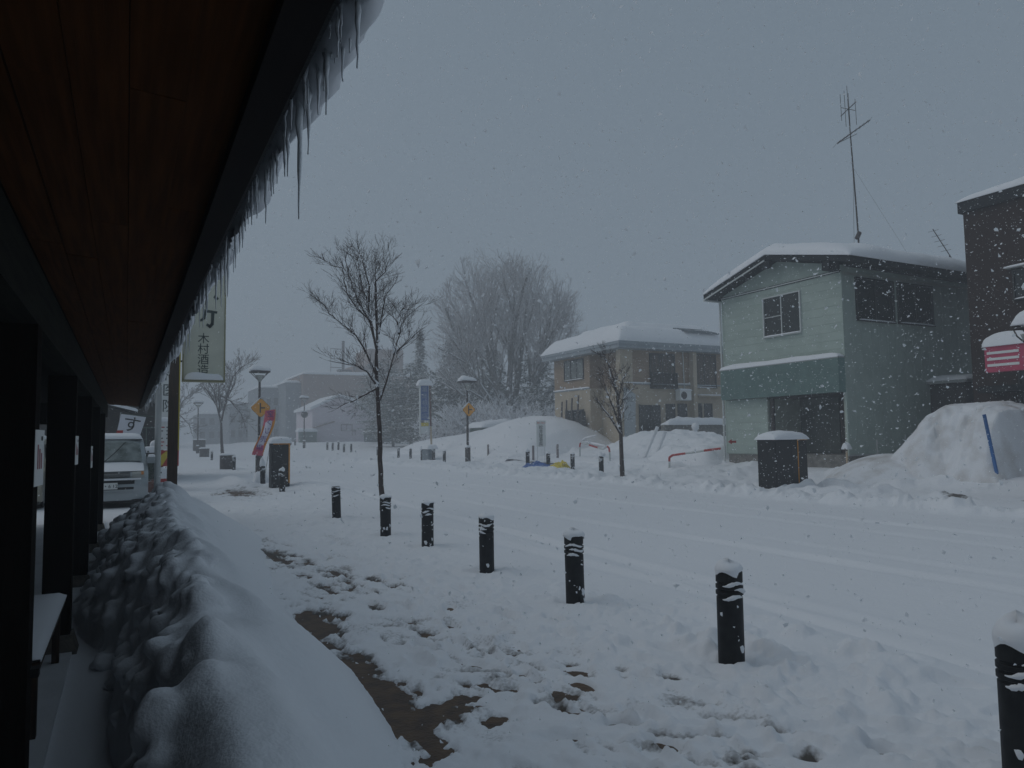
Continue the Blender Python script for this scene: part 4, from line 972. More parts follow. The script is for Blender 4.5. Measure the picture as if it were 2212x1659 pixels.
# roof slabs
def slab(pa, pb, th, x0, x1, name, m):
    (ya, za), (yb, zb_) = pa, pb
    MB().prism([(ya, za), (yb, zb_), (yb, zb_+th), (ya, za+th)], 'x', x0, x1).build(name, m, gh)
slab((22.95, 7.20), (19.62, 8.12), .20, 20.85, XB+.4, 'roof', 'roof_dark'); slab((16.02, 7.30), (19.60, 8.12), .20, 20.85, XB+.4, 'roof', 'roof_dark')
slab((22.9, 7.16), (19.62, 8.07), .045, 20.80, 20.845, 'barge_trim', 'trim_white')
MB().box(20.88, 21.0, 19.45, 19.8, 7.8, 8.08).build('ridge_beam', 'roof_dark', gh); MB().box(20.88, 21.4, 16.85, 17.15, 7.2, 7.5).build('purlin_end', 'roof_dark', gh)
MB().tube([(20.95, 16.3, 7.22), (XB, 16.3, 7.16)], .045, 8).build('gutter', 'roof_dark', gh)
MB().tube([(21.44, 22.66, .6), (21.44, 22.66, 7.1)], .04, 8).build('drainpipe', 'trim_white', gh)
MB().tube([(20.9, 22.98, 7.18), (XB, 22.98, 7.12)], .05, 8).build('gutter', 'trim_white', gh)
def roofline(Y): return np.where(Y > 19.6, 8.32-(Y-19.6)*.276, 8.32-(19.6-Y)*.229)
MB().cap(20.8, XB+.4, 15.98, 22.98, 0, .58, seed=3, p=4, res=.14, lump=.18, zf=lambda X, Y: roofline(Y)).build('roof_snow', 'snow_soft', gh, smooth=True)
# band
MB().box(X0-.32, X0-.02, YA-.02, YZ-.08, 3.06, 4.22).build('canopy_band', 'teal_panel', gh)
bs = MB()
for i in range(27): bs.box(X0-.352, X0-.321, YA-.01, YZ-.09, 3.075+i*.0425, 3.102+i*.0425)
bo = bs.build('band_slats', 'teal_panel', gh); setp(bo, kind='stuff')
MB().box(X0-.36, X0-.0, YA-.03, YZ-.06, 4.22, 4.26).build('band_cap', 'alu', gh)
MB().cap(X0-.37, X0-.02, YA-.02, YZ-.05, 4.26, .17, seed=7, p=5, res=.1).build('band_snow', 'snow_soft', gh, smooth=True)
MB().box(X0-.05, 23.3, YA+.12, 20.36, 3.0, 3.06).build('porch_soffit', 'dark_wall', gh)
MB().tube([(X0+.08, 20.2, .6), (X0+.08, 20.2, 3.02)], .07, 10).build('porch_post', 'dark_steel', gh)
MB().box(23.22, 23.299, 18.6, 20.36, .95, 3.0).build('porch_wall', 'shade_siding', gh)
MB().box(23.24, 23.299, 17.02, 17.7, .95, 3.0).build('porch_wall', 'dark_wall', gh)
dr = MB().box(23.22, 23.295, 17.72, 18.55, .95, 2.85).build('door', 'curtain_glass', gh); MB().box(23.19, 23.215, 18.12, 18.15, .95, 2.85).build('door_rail', 'dark_frame', dr)
MB().box(23.18, 23.21, 18.2, 18.23, 1.75, 1.95).build('handle', 'alu', dr)
MB().box(X0+.1, 23.3, YA+.12, 20.4, .3, .62).build('porch_floor', 'concrete', gh)
window(gh, 'x', 18.65, 20.33, 5.38, 6.80, X0-.02, frame='trim_white', cols=2, cross=[(.5, 1.0, 6.07)])
window(gh, 'y', 22.2, 24.12, 5.6, 7.0, YA-.02, frame='dark_frame', cols=2, ft=.05)
window(gh, 'y', 24.42, 26.33, 5.62, 7.0, YA-.02, frame='dark_frame', cols=2, ft=.05)
# lean-to at the back of the side wall
MB().box(26.0, 29.5, 15.6, YA-.02, .4, 3.4).build('lean_to', 'dark_wall', gh); MB().box(25.8, 29.6, 15.45, YA-.02, 3.4, 3.5).build('lean_to_roof', 'alu', gh)
MB().cap(25.75, 29.6, 15.4, YA-.02, 3.5, .22, seed=2).build('lean_to_snow', 'snow_soft', gh, smooth=True)
# small chain fence by the side wall
cf = thing('chain_barrier', 'two slim posts with a drooping chain at the green side wall', 'barrier', (23, 16.5, .5))
for x in (22.4, 23.9):
    z = gz(x, 16.5); MB().tube([(x, 16.5, z-.1), (x, 16.5, z+.95)], .025, 8).build('post', 'alu', cf)
MB().tube([(22.4+1.5*t/8, 16.5, 1.35-.14*math.sin(math.pi*t/8)) for t in range(9)], .012, 5).build('chain', 'alu', cf)
tp = thing('water_tap', 'snow capped standing tap at the corner of the green house', 'tap', (21.2, 16.75, .5))
MB().tube([(21.2, 16.75, .3), (21.2, 16.75, 1.15)], .035, 8).build('pipe', 'beige_pole', tp); MB().tube([(21.2, 16.75, 1.1), (21.08, 16.7, 1.16)], .03, 8).build('spout', 'dark_steel', tp); MB().cap(21.08, 21.32, 16.63, 16.87, 1.15, .22, p=1.4).build('snow_cap', 'snow_soft', tp, smooth=True)
# TV mast on the roof
an = thing('antenna_mast', 'tall thin television mast on the green house roof', 'antenna', (26.2, 19.7, 8.3))
MB().tube([(26.25, 19.7, 8.3), (26.2, 19.7, 10.3), (26.07, 19.7, 13.1), (26.0, 19.7, 14.6), (25.95, 19.7, 15.9)], [.045, .035, .03, .02, .01], 6).build('mast', 'dark_steel', an)
MB().tube([(26.13, 19.7, 9.55), (26.30, 19.7, 9.8)], .09, 8).build('junction_box', 'dark_steel', an)
yg = MB().tube([(25.45, 19.9, 13.45), (26.75, 19.3, 14.45)], .022, 5).build('boom', 'dark_steel', an)
ym = MB()
for i in range(9):
    t = i/8; p = Vector((25.45, 19.9, 13.45)).lerp(Vector((26.75, 19.3, 14.45)), t); ym.tube([p+Vector((.03, .22-.1*t, -.08)), p-Vector((.03, .22-.1*t, -.08))], .007, 4)
ym.tube([(25.45, 19.9, 13.45), (26.3, 19.6, 13.9)], .012, 4); ym.build('elements', 'dark_steel', an)
vm = MB(); vm.tube([(25.55, 19.7, 14.9), (26.45, 19.7, 14.95)], .014, 4); vm.tube([(25.75, 19.9, 14.65), (26.1, 19.4, 15.15)], .02, 4)
for (x, dz) in ((25.55, .55), (25.8, .75), (26.05, .7), (26.45, .55)): vm.tube([(x, 19.7, 14.9-dz), (x-.03, 19.7, 14.9+dz)], .012, 4)
vm.build('upper_array', 'dark_steel', an)
for (gx, gy) in ((24.2, 18.4), (28.2, 18.6), (27.6, 21.0)):
    MB().tube([(26.1, 19.7, 12.5), (gx, gy, 8.3)], .004, 3).build('guy_wire', 'dark_steel', an)
a2 = thing('antenna', 'small slanting rod antenna beside the brown building', 'antenna', (31.0, 18.9, 8.3))
MB().tube([(31.2, 19., 9.1), (30.03, 19., 10.21)], .02, 5).build('boom', 'dark_steel', a2); MB().tube([(31.1, 19., 8.2), (31.1, 19, 9.2)], .03, 6).build('mast', 'dark_steel', a2)
e_ = MB(); [e_.tube([(30.1+i*.2, 18.8, 10.15-i*.19), (30.1+i*.2, 19.25, 10.15-i*.19)], .008, 4) for i in range(5)]; e_.build('elements', 'dark_steel', a2)

# ------------------------------------------------------------------ BROWN BUILDING
bb = thing('brown_building', 'tall dark brown tiled building at the right edge', 'building', (24, 8, 0))
MB().box(24.0, 32, 2.0, 14.15, -.2, 8.75).build('wall', 'brown_tile', bb)
MB().box(23.88, 32.1, 1.9, 14.25, 8.75, 9.12).build('parapet', 'roof_dark', bb)
MB().cap(23.85, 32.2, 1.85, 14.3, 9.12, .38, seed=5, p=6, res=.2).build('parapet_snow', 'snow_soft', bb, smooth=True)
for zz in (5.72, 2.4):
    wo = window(bb, 'x', 10.4, 12.7, zz, zz+.85 if zz > 5 else zz+1.2, 23.99, frame='dark_frame', cols=2)
MB().box(23.75, 24.0, 10.2, 12.85, 6.62, 6.66).build('ledge', 'alu', bb); MB().cap(23.74, 23.99, 10.2, 12.9, 6.66, .06, seed=1).build('ledge_snow', 'snow_soft', bb, smooth=True)
MB().box(23.3, 24.0, 9.0, 13.6, 2.85, 3.05).build('awning', 'roof_dark', bb)
MB().box(23.97, 23.999, 9.2, 12.0, .4, 2.8).build('door', 'dark_wall', bb)
pk = thing('shop_sign', 'pink box sign with three white stripes and a thick snow cap', 'shop sign', (22.6, 12.0, 3.4))
MB().box(22.45, 22.75, 10.2, 12.85, 3.40, 4.16).build('panel', 'pink_sign', pk)
for zz in (3.56, 3.74, 3.92): MB().box(22.435, 22.449, 11.9, 12.78, zz, zz+.075).build('stripe', 'white_board', pk)
MB().box(22.435, 22.449, 10.2, 11.5, 3.6, 4.0).build('stripe', 'white_board', pk)
MB().cap(22.38, 22.82, 10.15, 12.9, 4.16, .36, seed=6, p=3).build('snow_cap', 'snow_soft', pk, smooth=True)
MB().box(22.75, 24.0, 11.4, 11.5, 3.7, 3.8).build('bracket', 'dark_steel', pk); MB().box(22.75, 24.0, 12.4, 12.5, 3.7, 3.8).build('bracket', 'dark_steel', pk)
bl = MB().tube([(20.0, 11.55, 2.12), (20.15, 11.40, .55)], .045, 8).build('blue_pole', 'blue_strip', None, smooth=True); setp(bl, 'bright blue pole leaning on the broken snow heap', 'pole')

# ------------------------------------------------------------------ CREAM HOUSE
ch = thing('cream_house', 'cream two storey house with thick snow on a pale blue eaved roof', 'house', (30, 40, 0))
CX = 26.7; zb0 = .7
MB().box(CX, 36, 40.3, 44.8, zb0, 4.8).build('wall', 'cream', ch); MB().box(CX, 36, 40.3, 44.8, 4.8, 7.02).build('wall', 'tan', ch)
MB().box(CX+.9, 36, 36.9, 40.3, 4.8, 7.02).build('wall', 'tan', ch); MB().box(CX+.9, 36, 36.9, 40.3, zb0, 4.8).build('wall', 'cream', ch)
MB().box(CX, CX+.9, 36.9, 37.35, zb0, 7.02).build('corner_wall', 'cream', ch)
MB().box(CX-.02, CX+.9, 36.88, 36.9, 4.84, 7.0).build('wall', 'cream', ch)
MB().box(CX-.05, CX, 40.3, 44.85, 4.76, 4.84).build('string_course', 'eave_blue', ch); MB().cap(CX-.09, CX, 40.3, 44.85, 4.84, .08, seed=1, p=6, res=.15).build('course_snow', 'snow_soft', ch, smooth=True)
MB().box(CX+.9, 36, 36.85, 36.9, 4.84, 4.92).build('string_course', 'eave_blue', ch); MB().cap(CX+.2, 28.95, 36.80, 36.9, 4.92, .06, seed=2, p=6, res=.15).build('course_snow', 'snow_soft', ch, smooth=True)
MB().cap(31.0, 32.3, 36.80, 36.9, 4.92, .06, seed=2, p=6, res=.15).build('course_snow', 'snow_soft', ch, smooth=True)
window(ch, 'x', 41.05, 43.35, 5.55, 6.78, CX, frame='dark_frame', pane='pale_glass', cols=3, ft=.07)
window(ch, 'x', 41.1, 43.3, 1.65, 3.40, CX, frame='dark_frame', pane='glass', cols=3, ft=.06)
window(ch, 'x', 37.5, 38.2, 5.4, 6.7, CX+.9, frame='dark_frame', pane='pale_glass', cols=1, ft=.07)
window(ch, 'y', 28.97, 30.85, 4.70, 6.75, 36.9, frame='dark_frame', pane='curtain_glass', cols=2, ft=.07)
window(ch, 'y', 32.4, 34.3, 4.80, 6.85, 36.9, frame='dark_frame', pane='curtain_glass', cols=2, ft=.07)
rl_ = MB()
for i in range(17): rl_.box(28.95+i*.12, 28.975+i*.12, 36.62, 36.66, 4.65, 5.55)
rl_.box(28.9, 30.95, 36.6, 36.68, 5.55, 5.6); rl_.box(28.9, 30.95, 36.6, 36.68, 4.62, 4.67); rl_.box(28.9, 28.95, 36.66, 36.83, 4.62, 5.6); rl_.box(30.9, 30.95, 36.66, 36.83, 4.62, 5.6)
rl_.build('balcony_rail', 'dark_frame', ch)
d2 = MB().box(28.05, 29.65, 36.84, 36.9, 1.2, 3.56).build('door', 'glass', ch); MB().box(28.0, 28.05, 36.8, 36.9, 1.2, 3.6).build('door_frame', 'dark_frame', d2); MB().box(28.83, 28.88, 36.8, 36.84, 1.2, 3.56).build('door_frame', 'dark_frame', d2)
window(ch, 'y', 30.15, 30.78, 2.0, 3.6, 36.9, frame='dark_frame', cols=1); window(ch, 'y', 31.1, 31.75, 2.0, 3.62, 36.9, frame='dark_frame', cols=1)
window(ch, 'y', 32.7, 33.0, 2.0, 3.65, 36.9, frame='dark_frame', cols=1, sill=False); window(ch, 'y', 33.3, 33.88, 2.0, 3.65, 36.9, frame='dark_frame', cols=1, sill=False)
MB().box(32.1, 32.4, 36.5, 36.9, zb0, 7.0).build('pilaster', 'cream', ch)
MB().box(32.5, 35.4, 36.3, 36.9, 4.12, 4.2).build('porch_lintel', 'cream', ch); MB().cap(32.45, 35.4, 36.25, 36.9, 4.2, .07, seed=4, p=6, res=.2).build('lintel_snow', 'snow_soft', ch, smooth=True)
MB().box(CX-.04, CX-.0, 36.95, 40.25, .7, .75).build('step', 'concrete', ch)
MB().add([(CX+.15, 36.86, 1.0), (CX+.92, 36.80, 1.0), (CX+1.02, 36.80, 4.2), (CX+.4, 36.86, 4.62), (CX+.17, 36.86, 4.62)], [(0, 1, 2, 3, 4)]).build('canvas_screen', 'blue_white', ch)
ac = MB().box(30.85, 31.75, 36.35, 36.8, 3.86, 4.48).build('air_conditioner', 'white_board', ch)
MB().tube([(31.15, 36.34, 4.17), (31.15, 36.345, 4.17)], .24, 18).build('fan_grille', 'dark_steel', ac); MB().cap(30.8, 31.8, 36.3, 36.85, 4.48, .12, seed=3).build('snow_cap', 'snow_soft', ac, smooth=True)
MB().tube([(31.6, 36.82, 4.5), (31.55, 36.82, 7.0)], .035, 6).build('refrigerant_pipe', 'trim_white', ch)
# eaves
MB().prism([(26.05, 6.98), (26.05, 7.35), (26.7, 7.45), (26.7, 6.98)], 'y', 36.9, 45.4).build('eave', 'eave_blue', ch)
MB().box(26.05, 36.6, 36.1, 36.9, 6.98, 7.40).build('eave', 'eave_blue', ch)
MB().box(25.99, 26.05, 36.04, 45.4, 7.22, 7.42).build('gutter', 'eave_blue', ch); MB().box(26.05, 36.6, 36.03, 36.1, 7.20, 7.42).build('gutter', 'eave_blue', ch)
MB().box(26.7, 36.6, 36.9, 45.4, 7.02, 7.42).build('roof', 'eave_blue', ch)
def hip(X, Y):
    d = np.minimum(np.minimum(X-26.0, 36.7-X), np.minimum(Y-36.0, 45.5-Y)); return .34*ss(0, .9, d)+.30*ss(1.7, 2.3, d)+.15*np.clip(d, 0, 5.)-.08*np.exp(-((d-1.5)/.3)**2)
MB().cap(25.98, 36.7, 36.0, 45.5, 7.40, .62, seed=6, p=6, res=.16, lump=.12, zf=hip).build('roof_snow', 'snow_soft', ch, smooth=True)
lv = MB()
for i in range(6):
    y = 36.2+i*.2; lv.box(31.5-.06*i, 34.1-.1*i, y, y+.09, 8.16+.065*i, 8.27+.065*i)
lv.build('bare_roof_ribs', 'grey_wall', ch)
# skis / boards leaning against the street front
for i, (yt, zt_, yb, zb_) in enumerate([(43.3, 4.05, 43.45, 2.0), (42.7, 4.15, 42.9, 1.7), (42.0, 4.25, 42.25, 1.6), (41.2, 4.4, 41.6, 1.2)]):
    o = MB().prism([(yt-.05, zt_), (yt+.05, zt_), (yb+.08, zb_), (yb-.08, zb_)], 'x', 26.35, 26.41).build('leaning_board', 'dark_steel', None)
    setp(o, ['leftmost dark board leaning on the cream front', 'second dark board leaning on the cream front', 'third dark board leaning on the cream front', 'rightmost and tallest dark board leaning on the cream front'][i], 'board', 'dark boards leaning on the cream house')
wd = MB().prism([(40.35, .7), (41.6, .9), (41.3, 2.5), (40.6, 3.3)], 'x', 26.2, 26.5).build('wood_stack', 'dark_wall', None); setp(wd, 'dark covered stack against the corner of the cream front', 'wood stack')
br = MB().tube([(25.2, 39.9, 1.15), (25.4, 38.9, 1.6), (25.5, 37.9, 1.75)], [.07, .06, .04], 6).build('snowy_branch', 'snow_soft', None, smooth=True); setp(br, 'snow covered branch sticking out by the cream house corner', 'branch')
# garden wall with a snowy finial
gw = thing('garden_wall', 'low grey garden wall under thick snow before the cream house', 'wall', (30, 34, 1))
MB().box(27.6, 33.0, 34.0, 34.2, .6, 2.28).build('wall', 'concrete', gw); MB().cap(27.7, 33.1, 33.75, 34.5, 2.28, .38, seed=11, lump=.6, p=2.2, res=.12).build('snow_cap', 'snow_soft', gw, smooth=True)
sf = thing('snow_capped_post', 'rounded snow capped garden post standing before the grey wall', 'post', (28.6, 32.5, 1))
MB().lathe([(.36, 1.35), (.3, 1.6), (.16, 1.75), (.10, 1.9), (.17, 2.0), (.22, 2.15), (.17, 2.3), (.05, 2.36)], 16, (28.6, 32.5)).build('post', 'snow_soft', sf, smooth=True)

# guard rails (red and white)
def rail(label, pts, bands, r=.045):
    t = thing('guard_rail', label, 'guard rail', pts[0], 'low red and white tubular rails')
    n = len(pts)-1
    for i in range(n):
        MB().tube([pts[i], pts[i+1]], r, 10).build('tube_section', bands[i], t, smooth=2)
    return t
def arch(x0, y0, x1, y1, h, z0, z1):
    a = Vector((x0, y0, z0)); b = Vector((x1, y1, z1)); d = (b-a); L = d.length; d.normalize()
    up = Vector((0, 0, 1)); P = [a-up*.3, a+up*(h-.25), a+up*(h-.07)+d*.07, a+up*h+d*.25]
    for k in range(1, 6): P.append(a+up*h+d*(.25+(L-.5)*k/6)+up*((b-a).z*k/6))
    P += [b+up*h-d*.25, b+up*(h-.07)-d*.07, b+up*(h-.25), b-up*.3]
    return [tuple(p) for p in P]
bnd = ['trim_white', 'red', 'red', 'trim_white', 'trim_white', 'red', 'red', 'trim_white', 'trim_white', 'red', 'red', 'trim_white']
r1 = rail('red and white tubular rail behind the thin snowy tree', arch(21.4, 33.4, 20.45, 29.3, .62, .75, .55), bnd)
r2_ = rail('red and white tubular rail left of the wide black cabinet', [(19.64, 23.95, .1), (19.64, 23.95, .36), (19.64, 23.94, .62), (19.64, 23.93, .78), (19.70, 23.80, .87), (19.78, 23.6, .90), (19.92, 23.25, .95), (20.08, 22.85, 1.0), (20.22, 22.5, 1.06), (20.5, 21.9, 1.14)], ['red', 'trim_white', 'red', 'red', 'red', 'red', 'trim_white', 'trim_white', 'red', 'red'])
for (x0, y0, x1, y1, z0, seed, par) in ((20.35, 29.5, 21.5, 33.3, 1.14, 1, r1),):
    pass
sn = MB(); sn.tube([(21.35, 33.0, 1.42), (20.9, 31.2, 1.30), (20.5, 29.7, 1.22)], [.03, .07, .03], 8); sn.build('snow_cap', 'snow_soft', r1, smooth=True)
ar = MB().prism([(20.45, 1.40), (20.62, 1.49), (20.62, 1.44), (20.85, 1.44), (20.85, 1.36), (20.62, 1.36), (20.62, 1.31)], 'y', 21.4, 21.43).build('arrow_plate', 'red', None); setp(ar, 'small red arrow plate poking from the bank above the rail', 'sign')
for i, (xa, ya, xb, yb, za, zb_) in enumerate([(22.4, 29.15, 23.2, 29.1, .62, 2.1), (22.9, 28.9, 23.4, 28.75, .7, 1.85)]):
    o = MB().tube([(xa, ya, za), (xb, yb, zb_)], [.07, .09], 8).build('leaning_plank', 'snow_soft', None, smooth=True); setp(o, ['longer snow crusted plank leaning in the bank', 'shorter snow crusted plank right of the longer one'][i], 'plank', 'planks standing in the snow bank')

# blue and yellow tarpaulins
def tarp(label, x0, x1, y0, y1, h, m, seed):
    X, Y = np.meshgrid(np.linspace(0, 1, 46), np.linspace(0, 1, 30), indexing='ij')
    e = np.clip(1-abs(2*X-1)**3, 0, 1)*np.clip(1-abs(2*Y-1)**2, 0, 1)
    fold = np.abs(fbm(X*5+seed, Y*3+seed, 3)-.5)*2
    Z = h*e**.5*(.62+.75*fold)
    x = x0+(x1-x0)*X+.06*np.sin(Y*9+seed); y = y0+(y1-y0)*Y+.05*np.sin(X*11)
    bz = np.array([base(a, b) for a, b in zip(x.ravel(), y.ravel())]).reshape(x.shape)
    V = np.stack([x, y, bz+Z+.0], -1).reshape(-1, 3); I = np.arange(45*30).reshape(45, 30)[:, :-1].ravel(); F = np.stack([I, I+30, I+31, I+1], -1)
    o = fastmesh('tarpaulin', V, F, m, smooth=False); setp(o, label, 'tarpaulin')
tarp('crumpled blue tarpaulin on the snow between two bollards', 17.6, 18.3, 30.85, 32.9, .40, 'blue_tarp', 2)
tarp('yellow sheet heaped beside the blue tarpaulin', 18.05, 18.8, 30.1, 31.1, .40, 'yellow', 5)
pw = thing('wrapped_planter', 'low planter wrapped in blue grey sheeting between two bollards', 'planter', (18.8, 49, 0))
zz = gz(18.8, 49)
M['grey_blue'] = mat('grey_blue', (.10, .14, .18), .6, col2=(.25, .28, .3), scale=4)
MB().box(18.55, 19.0, 48.35, 49.55, zz-.1, zz+.72).build('box', 'grey_blue', pw)
MB().cap(18.4, 19.2, 48.1, 49.8, zz+.72, .3, seed=3).build('snow_cap', 'snow_soft', pw, smooth=True)

# white clinic sign on legs
wsn = thing('standing_sign', 'white standing sign with black vertical characters and red top line', 'sign', (19.7, 34.6, .4))
def wx(t): return 19.52+.42*t
zs = gz(19.7, 34.6)
MB().box(19.45, 20.02, 34.6, 34.64, zs+.85, zs+2.25).build('board', 'white_board', wsn)
for k in (19.5, 19.95):
    MB().tube([(k, 34.62, zs+.85), (k, 34.62, zs+.4)], .012, 5).build('leg', 'alu', wsn); MB().tube([(k, 34.62, zs+.5), (k-.07, 34.5, zs-.1)], .012, 5).build('leg', 'alu', wsn); MB().tube([(k, 34.62, zs+.5), (k+.07, 34.75, zs-.1)], .012, 5).build('leg', 'alu', wsn)
for i, c_ in enumerate('松井接骨院'): text(c_, .245, 'ink', wsn, (19.72, 34.595, zs+1.87-i*.225))
text('せいたい', .13, 'orange_red', wsn, (19.74, 34.595, zs+2.13)); 
# tall blue vertical sign
bs_ = thing('pillar_sign', 'tall blue vertical sign with pale characters under a snow cap', 'shop sign', (22.9, 53.5, 0))
bs_.location = (19.7, 52, base(19.7, 52))
MB().box(19.40, 20.0, 52.0, 52.2, 3.05, 5.6).build('panel', 'blue_panel', bs_); MB().box(19.33, 19.398, 51.98, 52.22, 1.9, 5.65).build('frame_bar', 'trim_white', bs_); MB().box(20.002, 20.04, 51.98, 52.22, 1.9, 5.65).build('frame_bar', 'trim_white', bs_)
MB().box(19.40, 20.0, 52.0, 52.2, 2.60, 2.86).build('panel', 'yellow', bs_); MB().box(19.40, 20.0, 52.0, 52.2, 2.05, 2.58).build('panel', 'white_board', bs_)
for i, c_ in enumerate('薬局相談店'): text(c_, .44, 'pale_ink', bs_, (19.7, 51.99, 5.3-i*.49))
MB().cap(19.15, 20.35, 51.85, 52.4, 5.65, .42, seed=3, p=1.8).build('snow_cap', 'snow_soft', bs_, smooth=True)
MB().tube([(20.2, 52.1, 2.6), (20.14, 52.1, 5.65)], .075, 8).build('pole', 'rust_pole', bs_); MB().tube([(20.28, 52.1, .3), (20.2, 52.1, 2.6)], .075, 8).build('pole', 'beige_pole', bs_)

# ------------------------------------------------------------------ TREES
def segmesh(name, segs, m, parent, n=3):
    S = np.array([(*a, *b, ra, rb) for a, b, ra, rb in segs], float)
    A = S[:, :3]; B = S[:, 3:6]; d = B-A; L = np.linalg.norm(d, axis=1, keepdims=True)+1e-9; d = d/L
    ref = np.where(abs(d[:, 2:3]) < .9, np.array([[0, 0, 1.]]), np.array([[1., 0, 0]]))
    u = np.cross(d, ref); u /= np.linalg.norm(u, axis=1, keepdims=True); v = np.cross(d, u)
    V = []
    for P, r in ((A, S[:, 6:7]), (B, S[:, 7:8])):
        for j in range(n):
            th = 2*math.pi*j/n; V.append(P+(u*math.cos(th)+v*math.sin(th))*r)
    V = np.stack(V, 1).reshape(-1, 3); k = len(S); base_ = np.arange(k)[:, None]*2*n
    F = np.concatenate([base_+np.array([[j, (j+1) % n, n+(j+1) % n, n+j]]) for j in range(n)], 0)
    if parent is not None: V = V-np.array(worldloc(parent))
    return fastmesh(name, V, F, m, parent, smooth=(n > 4))
def snow_on(segs, thr, k=.85, prob=1.0, q=None, ex=0.0, maxz=.86):
    o = []
    for a, b, ra, rb in segs:
        if max(ra, rb) < thr: continue
        d = (b-a); 
        if d.length < 1e-5 or abs(d.normalized().z) > maxz: continue
        if q and q.random() > prob: continue
        off = Vector((0, 0, 1))
        o.append((a+off*(ra*.75+ex), b+off*(rb*.75+ex), ra*k+ex, rb*k+ex))
    return o
def grow(q, segs, p, d, L, r, lev, spread=.6, up=.15, n_seg=4, kids=(3, 4), shrink=.62, rs=.58, wob=.12, rmin=.003):
    d = d.normalized(); pts = [p]; st = L/n_seg; cur = Vector(p); rr = r
    for i in range(n_seg):
        d = (d+Vector((q.gauss(0, wob), q.gauss(0, wob), q.gauss(0, wob*.6)+up*.25))).normalized()
        nx = cur+d*st; r2_2 = max(rmin, rr*(1-.45/n_seg)); segs.append((cur, nx, rr, r2_2)); rr = r2_2
        cur = nx; pts.append((cur, d.copy()))
    if lev <= 0: return
    k = q.randint(*kids)
    for i in range(k):
        t = 1+int((i+q.random())/k*(n_seg-1)+.5); t = min(n_seg, max(1, t)); c, dd = pts[t]
        a = q.uniform(0, 6.283); per = Vector((math.cos(a), math.sin(a), q.uniform(-.2, .5)))
        per = (per-dd*per.dot(dd)); per = per.normalized() if per.length > 1e-3 else Vector((1, 0, 0))
        nd = (dd*(1-spread*.3)+per*spread*q.uniform(.7, 1.1)+Vector((0, 0, up)))
        grow(q, segs, c, nd, L*shrink*q.uniform(.75, 1.2), max(rmin, rr*rs*q.uniform(.85, 1.15)), lev-1, spread, up, max(2, n_seg-1), kids, shrink, rs, wob, rmin)
    # leader continues
    grow(q, segs, cur, d, L*shrink*.95, max(rmin, rr*.8), lev-1, spread, up, max(2, n_seg-1), kids, shrink, rs, wob, rmin)

def limbs_tree(name, label, Y0, trunk, limbs, r0, rl, seed, twigL, group='bare street trees', snowk=1.0, lev=2, rmin=.003, depth=.5):
    q = random.Random(seed)
    x0, z0 = trunk[0]
    t = thing(name, label, 'tree', (x0, Y0, gz(x0, Y0)), group)
    tr = []; fine = []
    def resample(pts, k):
        out = []
        for (a, b) in zip(pts, pts[1:]):
            for i in range(k): out.append(tuple(np.array(a)*(1-i/k)+np.array(b)*i/k))
        out.append(pts[-1]); return out
    P = resample(trunk, 5); n = len(P); tp = [Vector((p[0]+q.gauss(0, .006), Y0+.03*math.sin(i*.5), p[1])) for i, p in enumerate(P)]
    for i in range(n-1):
        ra = r0*(1-.5*i/n)*(1+.5*max(0, 1-i/2.5)*.5); rb = r0*(1-.5*(i+1)/n); tr.append((tp[i], tp[i+1], ra, rb))
    for li, lm in enumerate(limbs):
        a = q.uniform(-1, 1)*depth
        L = resample(lm, 4); n = len(L); pts = []
        for i, p in enumerate(L):
            f = i/(n-1); g_ = (Y0+a*f*1.4)/Y0; pts.append(Vector((p[0]*g_+q.gauss(0, .012)*f, Y0+a*f*1.4+q.gauss(0, .02)*f, 1.7+(p[1]-1.7)*g_+q.gauss(0, .012)*f)))
        for i in range(n-1):
            f = i/(n-1); ra = rl*(1-.88*f**.8)*.9+rmin; rb = rl*(1-.88*((i+1)/(n-1))**.8)*.9+rmin; tr.append((pts[i], pts[i+1], ra, rb))
            if f > .12:
                for k in range(1 if q.random() < .3 else 2):
                    d = (pts[i+1]-pts[i]).normalized(); ang = q.uniform(0, 6.28); per = Vector((math.cos(ang), math.sin(ang)*.8, q.uniform(.0, .5)))
                    grow(q, fine, pts[i], d*.8+per*.75, twigL*q.uniform(.5, 1.15)*(1-.35*f), max(rmin, ra*.4), lev, .7, .16, 3, (2, 3), .62, .65, .13, rmin)
        grow(q, fine, pts[-1], (pts[-1]-pts[-2]), twigL*.28, rmin*1.3, max(1, lev-1), .4, .10, 4, (1, 2), .7, .7, .05, rmin)
    segmesh('trunk', tr, 'bark', t, 8); setp(segmesh('twigs', fine, 'bark', t, 3), kind='stuff')
    sn_ = snow_on(tr, .012, .8, .55, q) if snowk >= 1 else snow_on(tr, .008, .9, .9, q, .006)
    sn_ += snow_on(fine, rmin*1.5, .9, .10 if snowk >= 1 else .8, q, .002)
    # clots in the forks
    for lm in limbs:
        p = Vector((lm[0][0], Y0, lm[0][1])); s = r0*q.uniform(.4, .9)
        for k in range(3): sn_.append((p+Vector((q.gauss(0, .03), q.gauss(0, .03), s*.4+.05*k)), p+Vector((q.gauss(0, .03), q.gauss(0, .03), s*.4+.05*k+.09)), s*(.9-.25*k), s*(.7-.25*k)))
    if sn_: setp(segmesh('snow_on_limbs', sn_, 'snow_soft', t, 6), kind='stuff')
    return t
